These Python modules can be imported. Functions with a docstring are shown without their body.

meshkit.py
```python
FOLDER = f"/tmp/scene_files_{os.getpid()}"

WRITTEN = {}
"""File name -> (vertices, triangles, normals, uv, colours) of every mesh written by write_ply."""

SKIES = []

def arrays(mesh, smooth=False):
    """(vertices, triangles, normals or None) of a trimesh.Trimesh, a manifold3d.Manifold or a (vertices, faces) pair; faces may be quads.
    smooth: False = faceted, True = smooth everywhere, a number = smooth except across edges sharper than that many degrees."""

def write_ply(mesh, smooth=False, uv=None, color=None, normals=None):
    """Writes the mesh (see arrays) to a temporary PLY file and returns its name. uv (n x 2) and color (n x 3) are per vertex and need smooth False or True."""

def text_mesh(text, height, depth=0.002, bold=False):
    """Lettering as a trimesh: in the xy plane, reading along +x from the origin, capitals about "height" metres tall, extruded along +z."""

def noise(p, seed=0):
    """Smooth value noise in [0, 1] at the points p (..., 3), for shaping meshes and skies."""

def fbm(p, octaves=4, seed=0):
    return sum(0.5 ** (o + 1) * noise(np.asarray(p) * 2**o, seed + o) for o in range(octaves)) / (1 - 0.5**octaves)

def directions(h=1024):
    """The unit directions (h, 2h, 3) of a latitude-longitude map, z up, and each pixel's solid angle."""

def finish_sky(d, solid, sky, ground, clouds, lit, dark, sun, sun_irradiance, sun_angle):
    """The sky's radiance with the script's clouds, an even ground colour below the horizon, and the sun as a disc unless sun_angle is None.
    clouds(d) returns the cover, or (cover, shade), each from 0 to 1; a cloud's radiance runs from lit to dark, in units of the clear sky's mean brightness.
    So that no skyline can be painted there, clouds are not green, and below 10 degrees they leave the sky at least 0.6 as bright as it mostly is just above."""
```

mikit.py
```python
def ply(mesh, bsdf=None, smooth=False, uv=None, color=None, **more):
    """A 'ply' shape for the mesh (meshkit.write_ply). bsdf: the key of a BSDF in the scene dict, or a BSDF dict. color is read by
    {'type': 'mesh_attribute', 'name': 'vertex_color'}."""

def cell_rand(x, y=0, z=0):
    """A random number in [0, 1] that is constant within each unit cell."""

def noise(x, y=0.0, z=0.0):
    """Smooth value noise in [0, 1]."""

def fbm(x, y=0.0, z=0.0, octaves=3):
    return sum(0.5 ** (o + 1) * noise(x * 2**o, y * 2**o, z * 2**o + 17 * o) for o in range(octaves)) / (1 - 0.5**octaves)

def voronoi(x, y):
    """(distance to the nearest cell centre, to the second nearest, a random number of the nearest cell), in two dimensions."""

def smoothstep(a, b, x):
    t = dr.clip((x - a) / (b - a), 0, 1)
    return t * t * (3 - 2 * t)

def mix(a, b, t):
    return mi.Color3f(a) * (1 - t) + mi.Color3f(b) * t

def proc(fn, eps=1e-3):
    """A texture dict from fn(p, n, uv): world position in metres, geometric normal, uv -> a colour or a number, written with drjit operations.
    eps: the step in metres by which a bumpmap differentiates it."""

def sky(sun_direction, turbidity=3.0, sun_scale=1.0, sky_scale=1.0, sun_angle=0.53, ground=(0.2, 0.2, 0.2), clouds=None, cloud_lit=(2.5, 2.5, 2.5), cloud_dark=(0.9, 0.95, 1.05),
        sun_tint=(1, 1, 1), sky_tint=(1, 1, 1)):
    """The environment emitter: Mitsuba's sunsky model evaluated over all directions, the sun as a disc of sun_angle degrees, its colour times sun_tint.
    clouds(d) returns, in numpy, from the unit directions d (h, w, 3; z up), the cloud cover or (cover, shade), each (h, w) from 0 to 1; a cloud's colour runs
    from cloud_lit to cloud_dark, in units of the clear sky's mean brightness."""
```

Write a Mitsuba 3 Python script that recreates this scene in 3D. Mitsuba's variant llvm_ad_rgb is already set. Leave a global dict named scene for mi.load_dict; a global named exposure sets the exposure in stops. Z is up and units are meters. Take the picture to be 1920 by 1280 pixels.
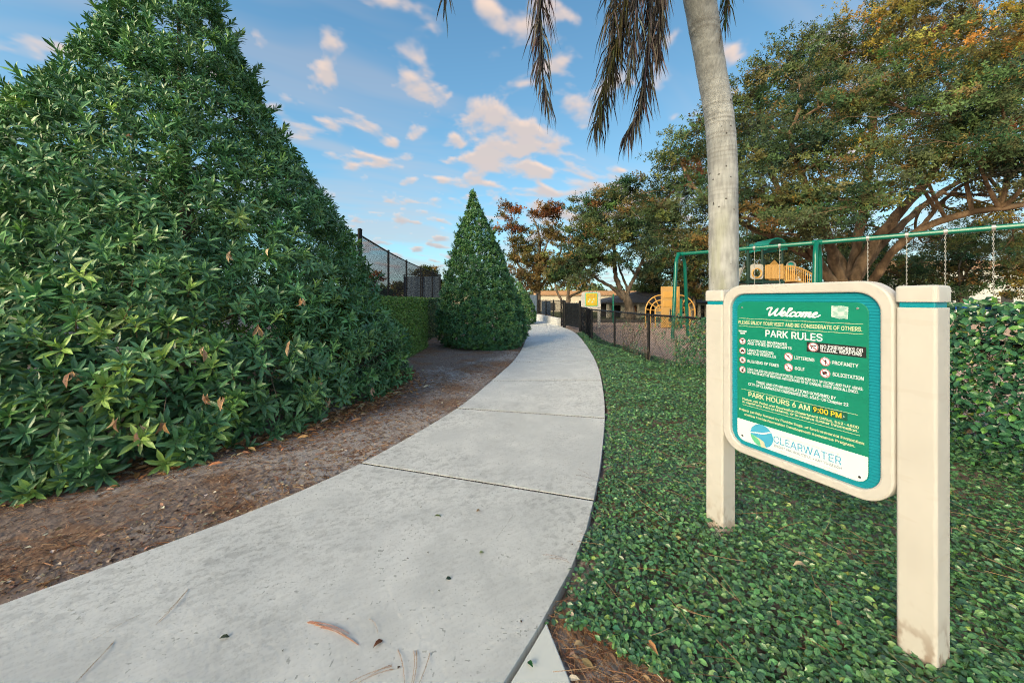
import math
import numpy as np
import drjit as dr
import trimesh
import mitsuba as mi
import shapely
from shapely.geometry import Polygon, Point, LineString, box as sbox
from shapely.ops import split as ssplit
from scipy.interpolate import PchipInterpolator, make_interp_spline
import meshkit
import mikit
from mikit import noise, fbm, voronoi, smoothstep, mix

T = mi.ScalarTransform4f
scene, labels = {}, {}
H, F = 1.4, 700.0            # eye height; focal length in photograph pixels (1920 wide)

# ---------------------------------------------------------------- camera
scene['camera'] = {
    'type': 'perspective', 'fov': math.degrees(2 * math.atan(960 / F)), 'fov_axis': 'x',
    'principal_point_offset_y': (640 - 560) / 1280.0,
    'near_clip': 0.05, 'far_clip': 5000.0,
    'to_world': T().look_at(origin=[0, 0, H], target=[0, 1, H], up=[0, 0, 1]),
}

# ---------------------------------------------------------------- sky and sun
SUN = np.array([-0.66, -0.72, 0.27])


def clouds(d):
    """Broken altocumulus: small puffs in drifting groups, thin streaks low down; noise all round the sky."""
    x, y, z = d[..., 0], d[..., 1], np.maximum(d[..., 2], 0.0)
    k = 1.0 / (z + 0.22)
    q = np.stack([x * k, y * k, np.zeros_like(x)], -1)
    warp = np.stack([meshkit.fbm(q * 2.0 + 5.0, 3, 31), meshkit.fbm(q * 2.0 + 9.0, 3, 32), np.zeros_like(x)], -1) - 0.5
    p = q + 0.22 * warp * np.array([1, 1, 0])
    rot = np.stack([p[..., 0] * 0.86 + p[..., 1] * 0.5, -p[..., 0] * 0.5 + p[..., 1] * 0.86, p[..., 2]], -1)

    def dens(o):
        a = rot + np.array([0, 0, 0]) + o
        big = meshkit.fbm(a * np.array([1.5, 1.9, 1]) + BIG, 3, 7)
        puff = meshkit.fbm(a * np.array([10.5, 12.5, 1]) + 3.1, 5, 12)
        return 0.70 * puff + 0.52 * big

    f, f2 = dens(0.0), dens(np.array([-0.015, -0.03, 0]))
    th = 0.662
    c = np.clip((f - th) / 0.19, 0, 1)
    c = c * c * (3 - 2 * c)
    shade = np.clip((f2 - th + 0.02) / 0.16, 0, 1) * 0.55 + 0.55 * np.clip(1 - z / 0.32, 0, 1) ** 1.3
    c = c * 0.90 * np.clip(z / 0.05, 0.3, 1)
    st = meshkit.fbm(rot * np.array([1.1, 6.5, 1]) + 21.0, 5, 44) * 0.6 + meshkit.fbm(q * 1.7 + 2.0, 3, 45) * 0.5
    wisp = np.clip((st - 0.46) / 0.24, 0, 1) * 0.60 * (0.35 + 0.65 * np.clip(1 - z / 0.42, 0, 1))
    shade = np.where(wisp > c, 0.45 + 0.4 * np.clip(1 - z / 0.35, 0, 1), shade)
    return np.clip(np.maximum(c, wisp), 0, 1), np.clip(shade, 0, 1)


BIG = np.array([8.8, 15.2, 0.0])


scene['sky'] = mikit.sky(SUN.tolist(), turbidity=3.3, sun_scale=0.85, sun_angle=38.0, sun_tint=(0.82, 0.97, 1.24), sky_scale=0.88, clouds=clouds,
                         cloud_lit=(2.0, 1.52, 1.22), cloud_dark=(1.0, 1.0, 1.08), sky_tint=(0.64, 0.92, 1.04), ground=(0.16, 0.14, 0.11))
exposure = 3.36

# ---------------------------------------------------------------- helpers
rng = np.random.default_rng(11)


def at(x, y, Y):
    """The point at depth Y (metres ahead) seen at pixel (x, y) of the photograph; used to read real positions off it."""
    return np.array([(x - 960) / F * Y, Y, H + (560 - y) / F * Y])


def numbered(key):
    if key not in scene and key not in labels and not any(k.startswith(key + '__') for k in scene):
        return key
    i = 1
    while f'{key}_{i:03d}' in scene or f'{key}_{i:03d}' in labels:
        i += 1
    return f'{key}_{i:03d}'


_next = {}


def obj(name, shape, parent=None, label=None, kind=None):
    base = f'{parent}__{name}' if parent else name
    i = _next.get(base, 0)
    _next[base] = i + 1
    key = base if i == 0 else f'{base}_{i:03d}'
    scene[key] = shape
    if label or kind:
        labels[key] = {k: v for k, v in (('label', label), ('kind', kind)) if v}
    return key


def thing(name, label, category, group=None):
    i = _next.get(name, 0)
    _next[name] = i + 1
    key = name if i == 0 else f'{name}_{i:03d}'
    labels[key] = {'label': label, 'category': category}
    if group:
        labels[key]['group'] = group
    return key


def single(name, shape, label, category, group=None):
    key = thing(name, label, category, group)
    scene[key] = shape
    return key


def struct(name, shape=None, kind='structure', label=None):
    if shape is not None:
        scene[name] = shape
    labels[name] = {'kind': kind}
    if label:
        labels[name]['label'] = label
    return name


class MB:
    """Collects vertices, triangles and colours into one mesh."""

    def __init__(self):
        self.v, self.f, self.c, self.n = [], [], [], 0

    def add(self, v, f, c=None):
        v, f = np.asarray(v, float), np.asarray(f, int)
        if f.shape[1] == 4:
            f = np.vstack([f[:, [0, 1, 2]], f[:, [0, 2, 3]]])
        self.v.append(v)
        self.f.append(f + self.n)
        self.n += len(v)
        if c is not None:
            self.c.append(np.broadcast_to(np.asarray(c, float), (len(v), 3)))
        return self

    def tm(self, m, c=None):
        return self.add(m.vertices, m.faces, c)

    def arrays(self):
        return np.vstack(self.v), np.vstack(self.f)

    def ply(self, bsdf, smooth=False, **k):
        v, f = self.arrays()
        c = np.vstack(self.c) if self.c else None
        return mikit.ply((v, f), bsdf, smooth, color=c, **k)


def unit(a):
    a = np.asarray(a, float)
    return a / np.maximum(np.linalg.norm(a, axis=-1, keepdims=True), 1e-9)


def tube(pts, radii, sides=8, cap=True):
    pts = np.asarray(pts, float)
    radii = np.broadcast_to(np.asarray(radii, float), (len(pts),))
    t = unit(np.gradient(pts, axis=0))
    up = np.array([0.0, 0, 1]) if abs(t[0][2]) < 0.9 else np.array([1.0, 0, 0])
    x = unit(np.cross(t[0], up))
    rows = []
    a = np.arange(sides) / sides * 2 * np.pi
    for p, d, r in zip(pts, t, radii):
        x = unit(x - d * (x @ d))
        y = np.cross(d, x)
        rows.append(p + r * (np.cos(a)[:, None] * x + np.sin(a)[:, None] * y))
    v = np.vstack(rows)
    n, s = len(pts), sides
    i = np.arange(n - 1)[:, None] * s
    j = np.arange(s)[None]
    k = (j + 1) % s
    f = np.stack([i + j, i + k, i + s + k, i + s + j], -1).reshape(-1, 4)
    f = np.vstack([f[:, [0, 1, 2]], f[:, [0, 2, 3]]])
    if cap:
        c0, c1 = len(v), len(v) + 1
        v = np.vstack([v, pts[:1], pts[-1:]])
        jj = np.arange(s)
        f = np.vstack([f, np.stack([np.full(s, c0), (jj + 1) % s, jj], 1), np.stack([np.full(s, c1), (n - 1) * s + jj, (n - 1) * s + (jj + 1) % s], 1)])
    return v, f


def spline(pts, n):
    pts = np.asarray(pts, float)
    u = np.concatenate([[0], np.cumsum(np.linalg.norm(np.diff(pts[:, :3], axis=0), axis=1))])
    k = min(3, len(pts) - 1)
    return make_interp_spline(u, pts, k=k)(np.linspace(0, u[-1], n))


def bars(p0, p1, r, sides=3):
    """Many thin straight bars at once."""
    p0, p1 = np.asarray(p0, float), np.asarray(p1, float)
    r = np.broadcast_to(np.asarray(r, float), (len(p0),))
    d = unit(p1 - p0)
    ref = np.where(np.abs(d[:, 2:3]) < 0.9, [[0, 0, 1.0]], [[1.0, 0, 0]])
    x = unit(np.cross(d, ref))
    y = np.cross(d, x)
    a = np.arange(sides) / sides * 2 * np.pi
    ring = (np.cos(a)[None, :, None] * x[:, None] + np.sin(a)[None, :, None] * y[:, None]) * r[:, None, None]
    v = np.concatenate([p0[:, None] + ring, p1[:, None] + ring], 1)
    j = np.arange(sides)
    k = (j + 1) % sides
    f = np.vstack([np.stack([j, k, k + sides], 1), np.stack([j, k + sides, j + sides], 1)])
    n = len(p0)
    return v.reshape(-1, 3), (f[None] + (np.arange(n) * 2 * sides)[:, None, None]).reshape(-1, 3)


def tri_poly(poly):
    v, f = trimesh.creation.triangulate_polygon(poly, engine='earcut')
    v, f = np.asarray(v, float), np.asarray(f)
    a = v[f]
    cr = (a[:, 1, 0] - a[:, 0, 0]) * (a[:, 2, 1] - a[:, 0, 1]) - (a[:, 1, 1] - a[:, 0, 1]) * (a[:, 2, 0] - a[:, 0, 0])
    f[cr < 0] = f[cr < 0][:, ::-1]
    return v, f


def bevel_extrude(poly, h, b=0.004, bottom=True, steps=2):
    """A prism over the polygon from z=0 to h whose upper edges are rounded by b."""
    poly = shapely.geometry.polygon.orient(poly, 1.0)
    mb = MB()
    tops = []
    for ring in [poly.exterior, *poly.interiors]:
        p = np.array(ring.coords)[:-1, :2]
        e = unit(np.roll(p, -1, 0) - p)
        nrm = np.stack([e[:, 1], -e[:, 0]], 1)
        m = unit(nrm + np.roll(nrm, 1, 0))
        cs = np.clip((m * nrm).sum(1), 0.4, 1)[:, None]
        lev = [(0.0, 0.0)] + [(b * (1 - math.cos(t)), h - b + b * math.sin(t)) for t in np.linspace(0, math.pi / 2, steps + 1)]
        rows = [np.hstack([p - m / cs * o, np.full((len(p), 1), z)]) for o, z in lev]
        tops.append(rows[-1][:, :2])
        n = len(p)
        v = np.vstack(rows)
        i = np.arange(len(rows) - 1)[:, None] * n
        j = np.arange(n)[None]
        k = (j + 1) % n
        mb.add(v, np.stack([i + j, i + k, i + n + k, i + n + j], -1).reshape(-1, 4))
    v, f = tri_poly(Polygon(tops[0], tops[1:]))
    mb.add(np.hstack([v, np.full((len(v), 1), h)]), f)
    if bottom:
        v, f = tri_poly(poly)
        mb.add(np.hstack([v, np.zeros((len(v), 1))]), f[:, ::-1])
    return mb.arrays()


def rrect(x0, y0, x1, y1, r, n=8):
    return sbox(x0 + r, y0 + r, x1 - r, y1 - r).buffer(r, quad_segs=n)


def xf(v, origin, ex, ey, ez):
    v = np.asarray(v, float)
    return np.asarray(origin) + v[:, :1] * np.asarray(ex) + v[:, 1:2] * np.asarray(ey) + v[:, 2:3] * np.asarray(ez)


def boxm(c, s, rot=0.0):
    m = trimesh.creation.box(extents=s)
    if rot:
        m.apply_transform(trimesh.transformations.rotation_matrix(rot, [0, 0, 1]))
    m.apply_translation(c)
    return m.vertices, m.faces


# leaf templates: x along the leaf, y across, z up
def leaf2(w=0.22, fold=0.10):
    v = np.array([[0, 0, 0], [0.45, w, fold], [0.45, -w, fold], [1, 0, -0.06]])
    return v, np.array([[0, 3, 1], [0, 2, 3]])


def leaf4(w=0.22, fold=0.06, droop=0.12):
    v = np.array([[0, 0, 0], [0.5, w, fold], [0.5, 0, 0.0], [0.5, -w, fold], [1, 0, -droop]])
    return v, np.array([[0, 2, 1], [0, 3, 2], [1, 2, 4], [2, 3, 4]])


def leaf8(w=0.13, fold=0.05, droop=0.18):
    v = np.array([[0, 0, 0], [0.34, w * 0.8, fold + 0.03], [0.34, 0, 0.03], [0.34, -w * 0.8, fold + 0.03],
                  [0.68, w * 0.92, fold - droop * 0.25], [0.68, 0, -droop * 0.25], [0.68, -w * 0.92, fold - droop * 0.25], [1, 0, -droop]])
    return v, np.array([[0, 2, 1], [0, 3, 2], [1, 2, 4], [2, 5, 4], [2, 3, 5], [3, 6, 5], [4, 5, 7], [5, 6, 7]])


def scatter(tpl, pos, a, up, scale, col, wide=None):
    """Copies of a template leaf as one vertex and face array with per-vertex colours."""
    tv, tf = tpl
    a = unit(a)
    y = unit(np.cross(up, a))
    z = np.cross(a, y)
    n = len(pos)
    s = np.broadcast_to(np.asarray(scale, float), (n,))[:, None, None]
    wv = np.ones((n, 1, 1)) if wide is None else np.asarray(wide)[:, None, None]
    v = pos[:, None] + s * (tv[None, :, 0:1] * a[:, None] + wv * tv[None, :, 1:2] * y[:, None] + tv[None, :, 2:3] * z[:, None])
    f = tf[None] + (np.arange(n) * len(tv))[:, None, None]
    c = np.repeat(np.asarray(col)[:, None], len(tv), 1)
    return v.reshape(-1, 3), f.reshape(-1, 3), c.reshape(-1, 3)


def whorls(r, pos, axis, k, length, tpl, cols, t0=18, t1=85, stem=0.5, jit=0.16):
    """Sprigs: k leaves in a spiral round the end of a shoot at each position. Returns v, f, c."""
    n = len(pos)
    axis = unit(axis)
    ref = unit(r.normal(size=(n, 3)))
    U = unit(np.cross(axis, ref))
    V = np.cross(axis, U)
    i = np.arange(k)
    phi = i[None] * 2.3999 + r.uniform(0, 6.28, (n, 1)) + r.normal(0, 0.2, (n, k))
    th = np.radians(t0 + (t1 - t0) * (i[None] + 0.5) / k + r.normal(0, 8, (n, k)))
    d = np.cos(th)[..., None] * axis[:, None] + np.sin(th)[..., None] * (np.cos(phi)[..., None] * U[:, None] + np.sin(phi)[..., None] * V[:, None])
    L = length if np.ndim(length) else np.full(n, length)
    s = L[:, None] * (0.72 + 0.38 * np.sin(np.pi * (i[None] + 0.8) / (k + 0.5))) * r.uniform(0.85, 1.12, (n, k))
    p = pos[:, None] - axis[:, None] * (i[None] / k * stem * L[:, None])[..., None]
    up = axis[:, None] + r.normal(0, jit, (n, k, 3)) + 0 * d
    c = np.clip(cols[:, None] * r.uniform(0.75, 1.25, (n, k, 1)), 0.004, 0.9)
    return scatter(tpl, p.reshape(-1, 3), d.reshape(-1, 3), up.reshape(-1, 3), s.reshape(-1), c.reshape(-1, 3))


def pal(r, n, colors, weights, jit=0.12):
    c = np.asarray(colors, float)[r.choice(len(colors), n, p=np.asarray(weights) / np.sum(weights))]
    return np.clip(c * (1 + r.normal(0, jit, (n, 1))) * (1 + r.normal(0, jit * 0.4, (n, 3))), 0.004, 0.9)


# ---------------------------------------------------------------- materials
def proc(fn, eps=1e-3):
    return mikit.proc(fn, eps)


VC = {'type': 'mesh_attribute', 'name': 'vertex_color'}


def pr(color, rough=0.6, **k):
    c = color if isinstance(color, dict) else {'type': 'rgb', 'value': list(color)}
    return {'type': 'twosided', 'bsdf': {'type': 'principled', 'base_color': c, 'roughness': rough, **k}}


def thin(rough, trans):
    return {'type': 'principledthin', 'base_color': VC, 'roughness': rough, 'diff_trans': trans, 'eta': 1.5}


scene['m_glossy_leaf'] = pr(VC, 0.36, specular=0.55)
scene['m_cover_leaf'] = pr(VC, 0.32, specular=0.6)
scene['m_tree_leaf'] = thin(0.55, 0.7)
scene['m_frond'] = thin(0.6, 0.3)
scene['m_litter'] = pr(VC, 0.75, specular=0.25)
scene['m_black_metal'] = pr((0.010, 0.010, 0.012), 0.5, specular=0.3)
scene['m_green_pipe'] = pr((0.0, 0.13, 0.09), 0.28, specular=0.5)
scene['m_galv'] = pr((0.42, 0.41, 0.40), 0.4, metallic=0.7)
scene['m_teal'] = pr((0.005, 0.25, 0.33), 0.35)
scene['m_white'] = pr((0.70, 0.75, 0.82), 0.45)
scene['m_black_ink'] = pr((0.015, 0.02, 0.02), 0.5)
scene['m_red_ink'] = pr((0.42, 0.05, 0.07), 0.5)
scene['m_yellow_ink'] = pr((0.80, 0.55, 0.03), 0.5)
scene['m_cream_ink'] = pr((0.62, 0.66, 0.42), 0.5)
scene['m_blue_ink'] = pr((0.06, 0.38, 0.62), 0.5)
scene['m_grey_ink'] = pr((0.30, 0.36, 0.42), 0.5)
scene['m_green_ink'] = pr((0.12, 0.52, 0.30), 0.5)
scene['m_sand_ink'] = pr((0.66, 0.58, 0.42), 0.5)
scene['m_dark_patch'] = pr((0.005, 0.10, 0.06), 0.5)


def f_cream(p, n, uv):
    k = fbm(p.x * 9, p.y * 9, p.z * 5, 3)
    d = smoothstep(0.30, 0.0, p.z + 0.12 * fbm(p.x * 22, p.y * 22, p.z * 14, 3)) * smoothstep(0.42, 0.62, fbm(p.x * 34, p.y * 34, p.z * 18, 3))
    c = mix((0.530, 0.500, 0.475), (0.60, 0.570, 0.545), k)
    st = smoothstep(0.66, 0.72, fbm(p.x * 6, p.y * 6, p.z * 26, 3)) * 0.12
    c = mix(c, (0.46, 0.39, 0.33), st)
    return mix(c, (0.24, 0.15, 0.10), d * 0.85)


scene['m_cream'] = pr(proc(f_cream), 0.42, specular=0.4)


def f_panel(p, n, uv):
    k = fbm(p.x * 7, p.y * 7, p.z * 7, 3)
    return mix((0.003, 0.200, 0.130), (0.005, 0.240, 0.160), k)


scene['m_panel_green'] = pr(proc(f_panel), 0.4, specular=0.5)


def f_sticker(p, n, uv):
    k = fbm(p.x * 60, p.y * 60, p.z * 60, 3)
    return mix((0.30, 0.50, 0.46), (0.55, 0.66, 0.64), smoothstep(0.35, 0.6, k))


scene['m_sticker'] = pr(proc(f_sticker), 0.6)


def f_concrete(p, n, uv):
    big = fbm(p.x * 0.8 + 3, p.y * 0.8, 0, 3)
    mid = fbm(p.x * 5, p.y * 5, 1, 4)
    a, b = p.x * 0.82 + p.y * 0.57, p.y * 0.82 - p.x * 0.57
    broom = fbm(a * 16, b * 75, 2, 3)
    fine = fbm(p.x * 130, p.y * 130, 3, 3)
    mott = fbm(a * 26, b * 40, 5, 4)
    c = mix((0.51, 0.515, 0.515), (0.625, 0.625, 0.620), smoothstep(0.3, 0.7, 0.5 * big + 0.5 * mid))
    wear = smoothstep(0.32, 0.68, 0.6 * big + 0.4 * fbm(p.x * 1.9 + 7, p.y * 1.9, 5, 3))
    c = c * (1.0 - 0.24 * wear * smoothstep(0.46, 0.72, mott))
    c = c * (1.0 - 0.22 * smoothstep(0.52, 0.80, fine) * (0.3 + 0.7 * wear))
    c = c * (0.94 + 0.12 * broom)
    pit = smoothstep(0.86, 0.93, noise(p.x * 85, p.y * 85, 9)) * smoothstep(0.45, 0.6, mid)
    return mix(c, (0.20, 0.21, 0.20), pit * 0.6)


def f_concrete_h(p, n, uv):
    return 0.5 * fbm(p.x * 90, p.y * 90, 3, 3) + 0.5 * fbm((p.x * 0.82 + p.y * 0.57) * 14, (p.y * 0.82 - p.x * 0.57) * 40, 2, 3)


scene['m_concrete'] = {'type': 'twosided', 'bsdf': {'type': 'bumpmap', 'arbitrary': proc(f_concrete_h, 2e-3), 'scale': 0.0035,
                                                     'bsdf': {'type': 'principled', 'base_color': proc(f_concrete), 'roughness': 0.8, 'specular': 0.3}}}
scene['m_concrete_new'] = pr((0.62, 0.63, 0.61), 0.8)
scene['m_joint'] = pr((0.035, 0.033, 0.03), 0.9)


def f_ground(p, n, uv):
    big = fbm(p.x * 0.55, p.y * 0.55, 0, 3)
    mid = fbm(p.x * 3.1, p.y * 3.1, 4, 4)
    fine = fbm(p.x * 26, p.y * 26, 7, 4)
    grit = fbm(p.x * 120, p.y * 120, 8, 2)
    soil = mix((0.125, 0.092, 0.080), (0.285, 0.218, 0.190), fine)
    red = mix((0.140, 0.080, 0.055), (0.29, 0.175, 0.115), fine)
    sand = mix((0.26, 0.225, 0.215), (0.42, 0.38, 0.365), grit)
    c = mix(soil, red, smoothstep(0.48, 0.68, mid))
    sandy = smoothstep(0.46, 0.60, 0.6 * big + 0.4 * fbm(p.x * 2.2 + 9, p.y * 2.2, 2, 4))
    c = mix(c, sand, sandy * smoothstep(0.3, 0.55, fine))
    chips = smoothstep(0.70, 0.78, noise(p.x * 70, p.y * 45, 3))
    c = mix(c, (0.34, 0.25, 0.19), chips * 0.6)
    # the playground's bark mulch
    play = smoothstep(-0.1, 0.3, p.x - 3.2 + 0.3 * mid) * smoothstep(0.0, 1.0, 42 - p.y)
    bark = mix((0.26, 0.18, 0.150), (0.52, 0.39, 0.33), fbm(p.x * 9, p.y * 9, 6, 4))
    c = mix(c, bark, play)
    far = smoothstep(30, 45, dr.sqrt(p.x * p.x + p.y * p.y))
    return mix(c, mix((0.055, 0.075, 0.03), (0.10, 0.10, 0.05), mid), far)


def f_ground_h(p, n, uv):
    return fbm(p.x * 26, p.y * 26, 7, 4) + 0.5 * fbm(p.x * 90, p.y * 60, 3, 3)


scene['m_ground'] = {'type': 'twosided', 'bsdf': {'type': 'bumpmap', 'arbitrary': proc(f_ground_h, 2e-3), 'scale': 0.014,
                                                   'bsdf': {'type': 'principled', 'base_color': proc(f_ground), 'roughness': 0.92, 'specular': 0.15}}}


def f_bark(p, n, uv):
    k = fbm(p.x * 3.5, p.y * 3.5, p.z * 1.2, 4)
    return mix((0.055, 0.043, 0.034), (0.19, 0.150, 0.118), smoothstep(0.25, 0.75, k))


def f_bark_oak(p, n, uv):
    k = fbm(p.x * 3.5, p.y * 3.5, p.z * 1.2, 4)
    return mix((0.065, 0.042, 0.028), (0.235, 0.155, 0.098), smoothstep(0.25, 0.75, k))


scene['m_bark_oak'] = pr(proc(f_bark_oak), 0.85, specular=0.2)
scene['m_bark'] = pr(proc(f_bark), 0.85, specular=0.2)


def f_palm(p, n, uv):
    k = fbm(p.x * 8, p.y * 8, p.z * 8, 4)
    zz = p.z + 0.05 * fbm(p.x * 4, p.y * 4, p.z * 2, 2)
    ring = noise(0.5, 0.5, zz * 44)
    vert = fbm(p.x * 50, p.y * 50, p.z * 6, 3)
    c = mix((0.265, 0.265, 0.270), (0.46, 0.46, 0.465), smoothstep(0.25, 0.75, 0.55 * k + 0.45 * vert))
    rg = smoothstep(0.45, 0.85, ring) * smoothstep(1.9, 3.2, p.z)
    c = mix(c, (0.17, 0.155, 0.145), rg * 0.45)
    alg = smoothstep(2.55, 1.9, p.z) * smoothstep(0.45, 0.60, fbm(p.x * 6 + 4, p.y * 6, p.z * 1.1, 3))
    c = mix(c, (0.30, 0.31, 0.21), alg * 0.6)
    sp = smoothstep(0.86, 0.90, noise(p.x * 22, p.y * 22, p.z * 26)) * smoothstep(0.55, 0.65, noise(p.x * 3, p.y * 3, p.z * 3 + 4))
    return mix(c, (0.035, 0.03, 0.028), sp * 0.85)


def f_palm_h(p, n, uv):
    zz = p.z + 0.05 * fbm(p.x * 4, p.y * 4, p.z * 2, 2)
    return noise(0.5, 0.5, zz * 44) * 0.5 + 0.5 * fbm(p.x * 26, p.y * 26, p.z * 10, 3)


scene['m_palm'] = {'type': 'twosided', 'bsdf': {'type': 'bumpmap', 'arbitrary': proc(f_palm_h, 2e-3), 'scale': 0.012,
                                                 'bsdf': {'type': 'principled', 'base_color': proc(f_palm), 'roughness': 0.85, 'specular': 0.2}}}


def f_wall(p, n, uv):
    return mix((0.58, 0.50, 0.41), (0.68, 0.60, 0.50), fbm(p.x * 1.3, p.y * 1.3, p.z * 2.0, 3))


def f_roof(p, n, uv):
    return mix((0.045, 0.042, 0.045), (0.095, 0.088, 0.09), fbm(p.x * 6, p.y * 6, p.z * 6, 3))


scene['m_wall'] = pr(proc(f_wall), 0.85)
scene['m_roof_dark'] = pr(proc(f_roof), 0.85)
scene['m_roof_tan'] = pr((0.42, 0.24, 0.14), 0.8)
scene['m_opening'] = pr((0.05, 0.045, 0.045), 0.6)
scene['m_door'] = pr((0.30, 0.12, 0.05), 0.6)
scene['m_white_wall'] = pr((0.62, 0.61, 0.60), 0.8)
scene['m_tan_plastic'] = pr((0.52, 0.30, 0.10), 0.45)
scene['m_orange_plastic'] = pr((0.62, 0.33, 0.08), 0.4)
scene['m_dark_pipe'] = pr((0.006, 0.03, 0.022), 0.4)
scene['m_grey_plastic'] = pr((0.42, 0.40, 0.37), 0.45)
scene['m_teal_plastic'] = pr((0.02, 0.30, 0.27), 0.35)
scene['m_rubber'] = pr((0.02, 0.02, 0.02), 0.6)
scene['m_blue'] = pr((0.02, 0.10, 0.50), 0.4)
scene['m_screen'] = pr((0.075, 0.11, 0.165), 0.85)
scene['m_yellow_panel'] = pr((0.66, 0.46, 0.03), 0.4)

# ---------------------------------------------------------------- setting: ground
def grade(lo, hi, step, far, grow=1.16):
    a = list(np.arange(lo, hi, step))
    s, x = step, a[-1]
    while x < far:
        s *= grow
        x += s
        a.append(x)
    s, x, b = step, a[0], []
    while x > -far:
        s *= grow
        x -= s
        b.append(x)
    return np.array(b[::-1] + a)


L_EDGE = np.array([(-3.75, 0.1), (-2.345, 1.71), (-2.11, 1.985), (-1.672, 2.53), (-1.30, 3.16), (-1.03, 3.82), (-0.70, 4.80), (-0.38, 6.24), (-0.02, 8.1), (0.248, 10.2),
                   (0.60, 14.6), (0.72, 18.0), (0.35, 22.0), (-0.5, 26.5), (-2.5, 31.5)])
R_EDGE = np.array([(-0.65, 0.3), (-0.03, 1.361), (0.14, 1.639), (0.345, 2.02), (0.525, 2.47), (0.885, 3.63), (1.107, 4.45), (1.405, 5.76), (1.745, 7.54), (2.07, 9.8),
                   (2.43, 13.07), (2.62, 16.3), (2.42, 19.4), (1.72, 24.6), (0.6, 29.0), (-1.0, 33.0)])
LE, RE = spline(L_EDGE, 90), spline(R_EDGE, 90)
path_poly = Polygon(np.vstack([LE, RE[::-1]])).buffer(0)
fR = lambda y: np.interp(y, RE[:, 1], RE[:, 0])
fL = lambda y: np.interp(y, LE[:, 1], LE[:, 0])
FENCE = np.array([(3.95, 0.2), (3.92, 2.0), (3.86, 3.6), (3.72, 5.2), (3.42, 6.75), (3.02, 8.25), (2.83, 10.3), (2.62, 12.25), (2.86, 14.4), (2.99, 16.3)])
fF = lambda y: np.interp(y, FENCE[:, 1], FENCE[:, 0])


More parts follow.
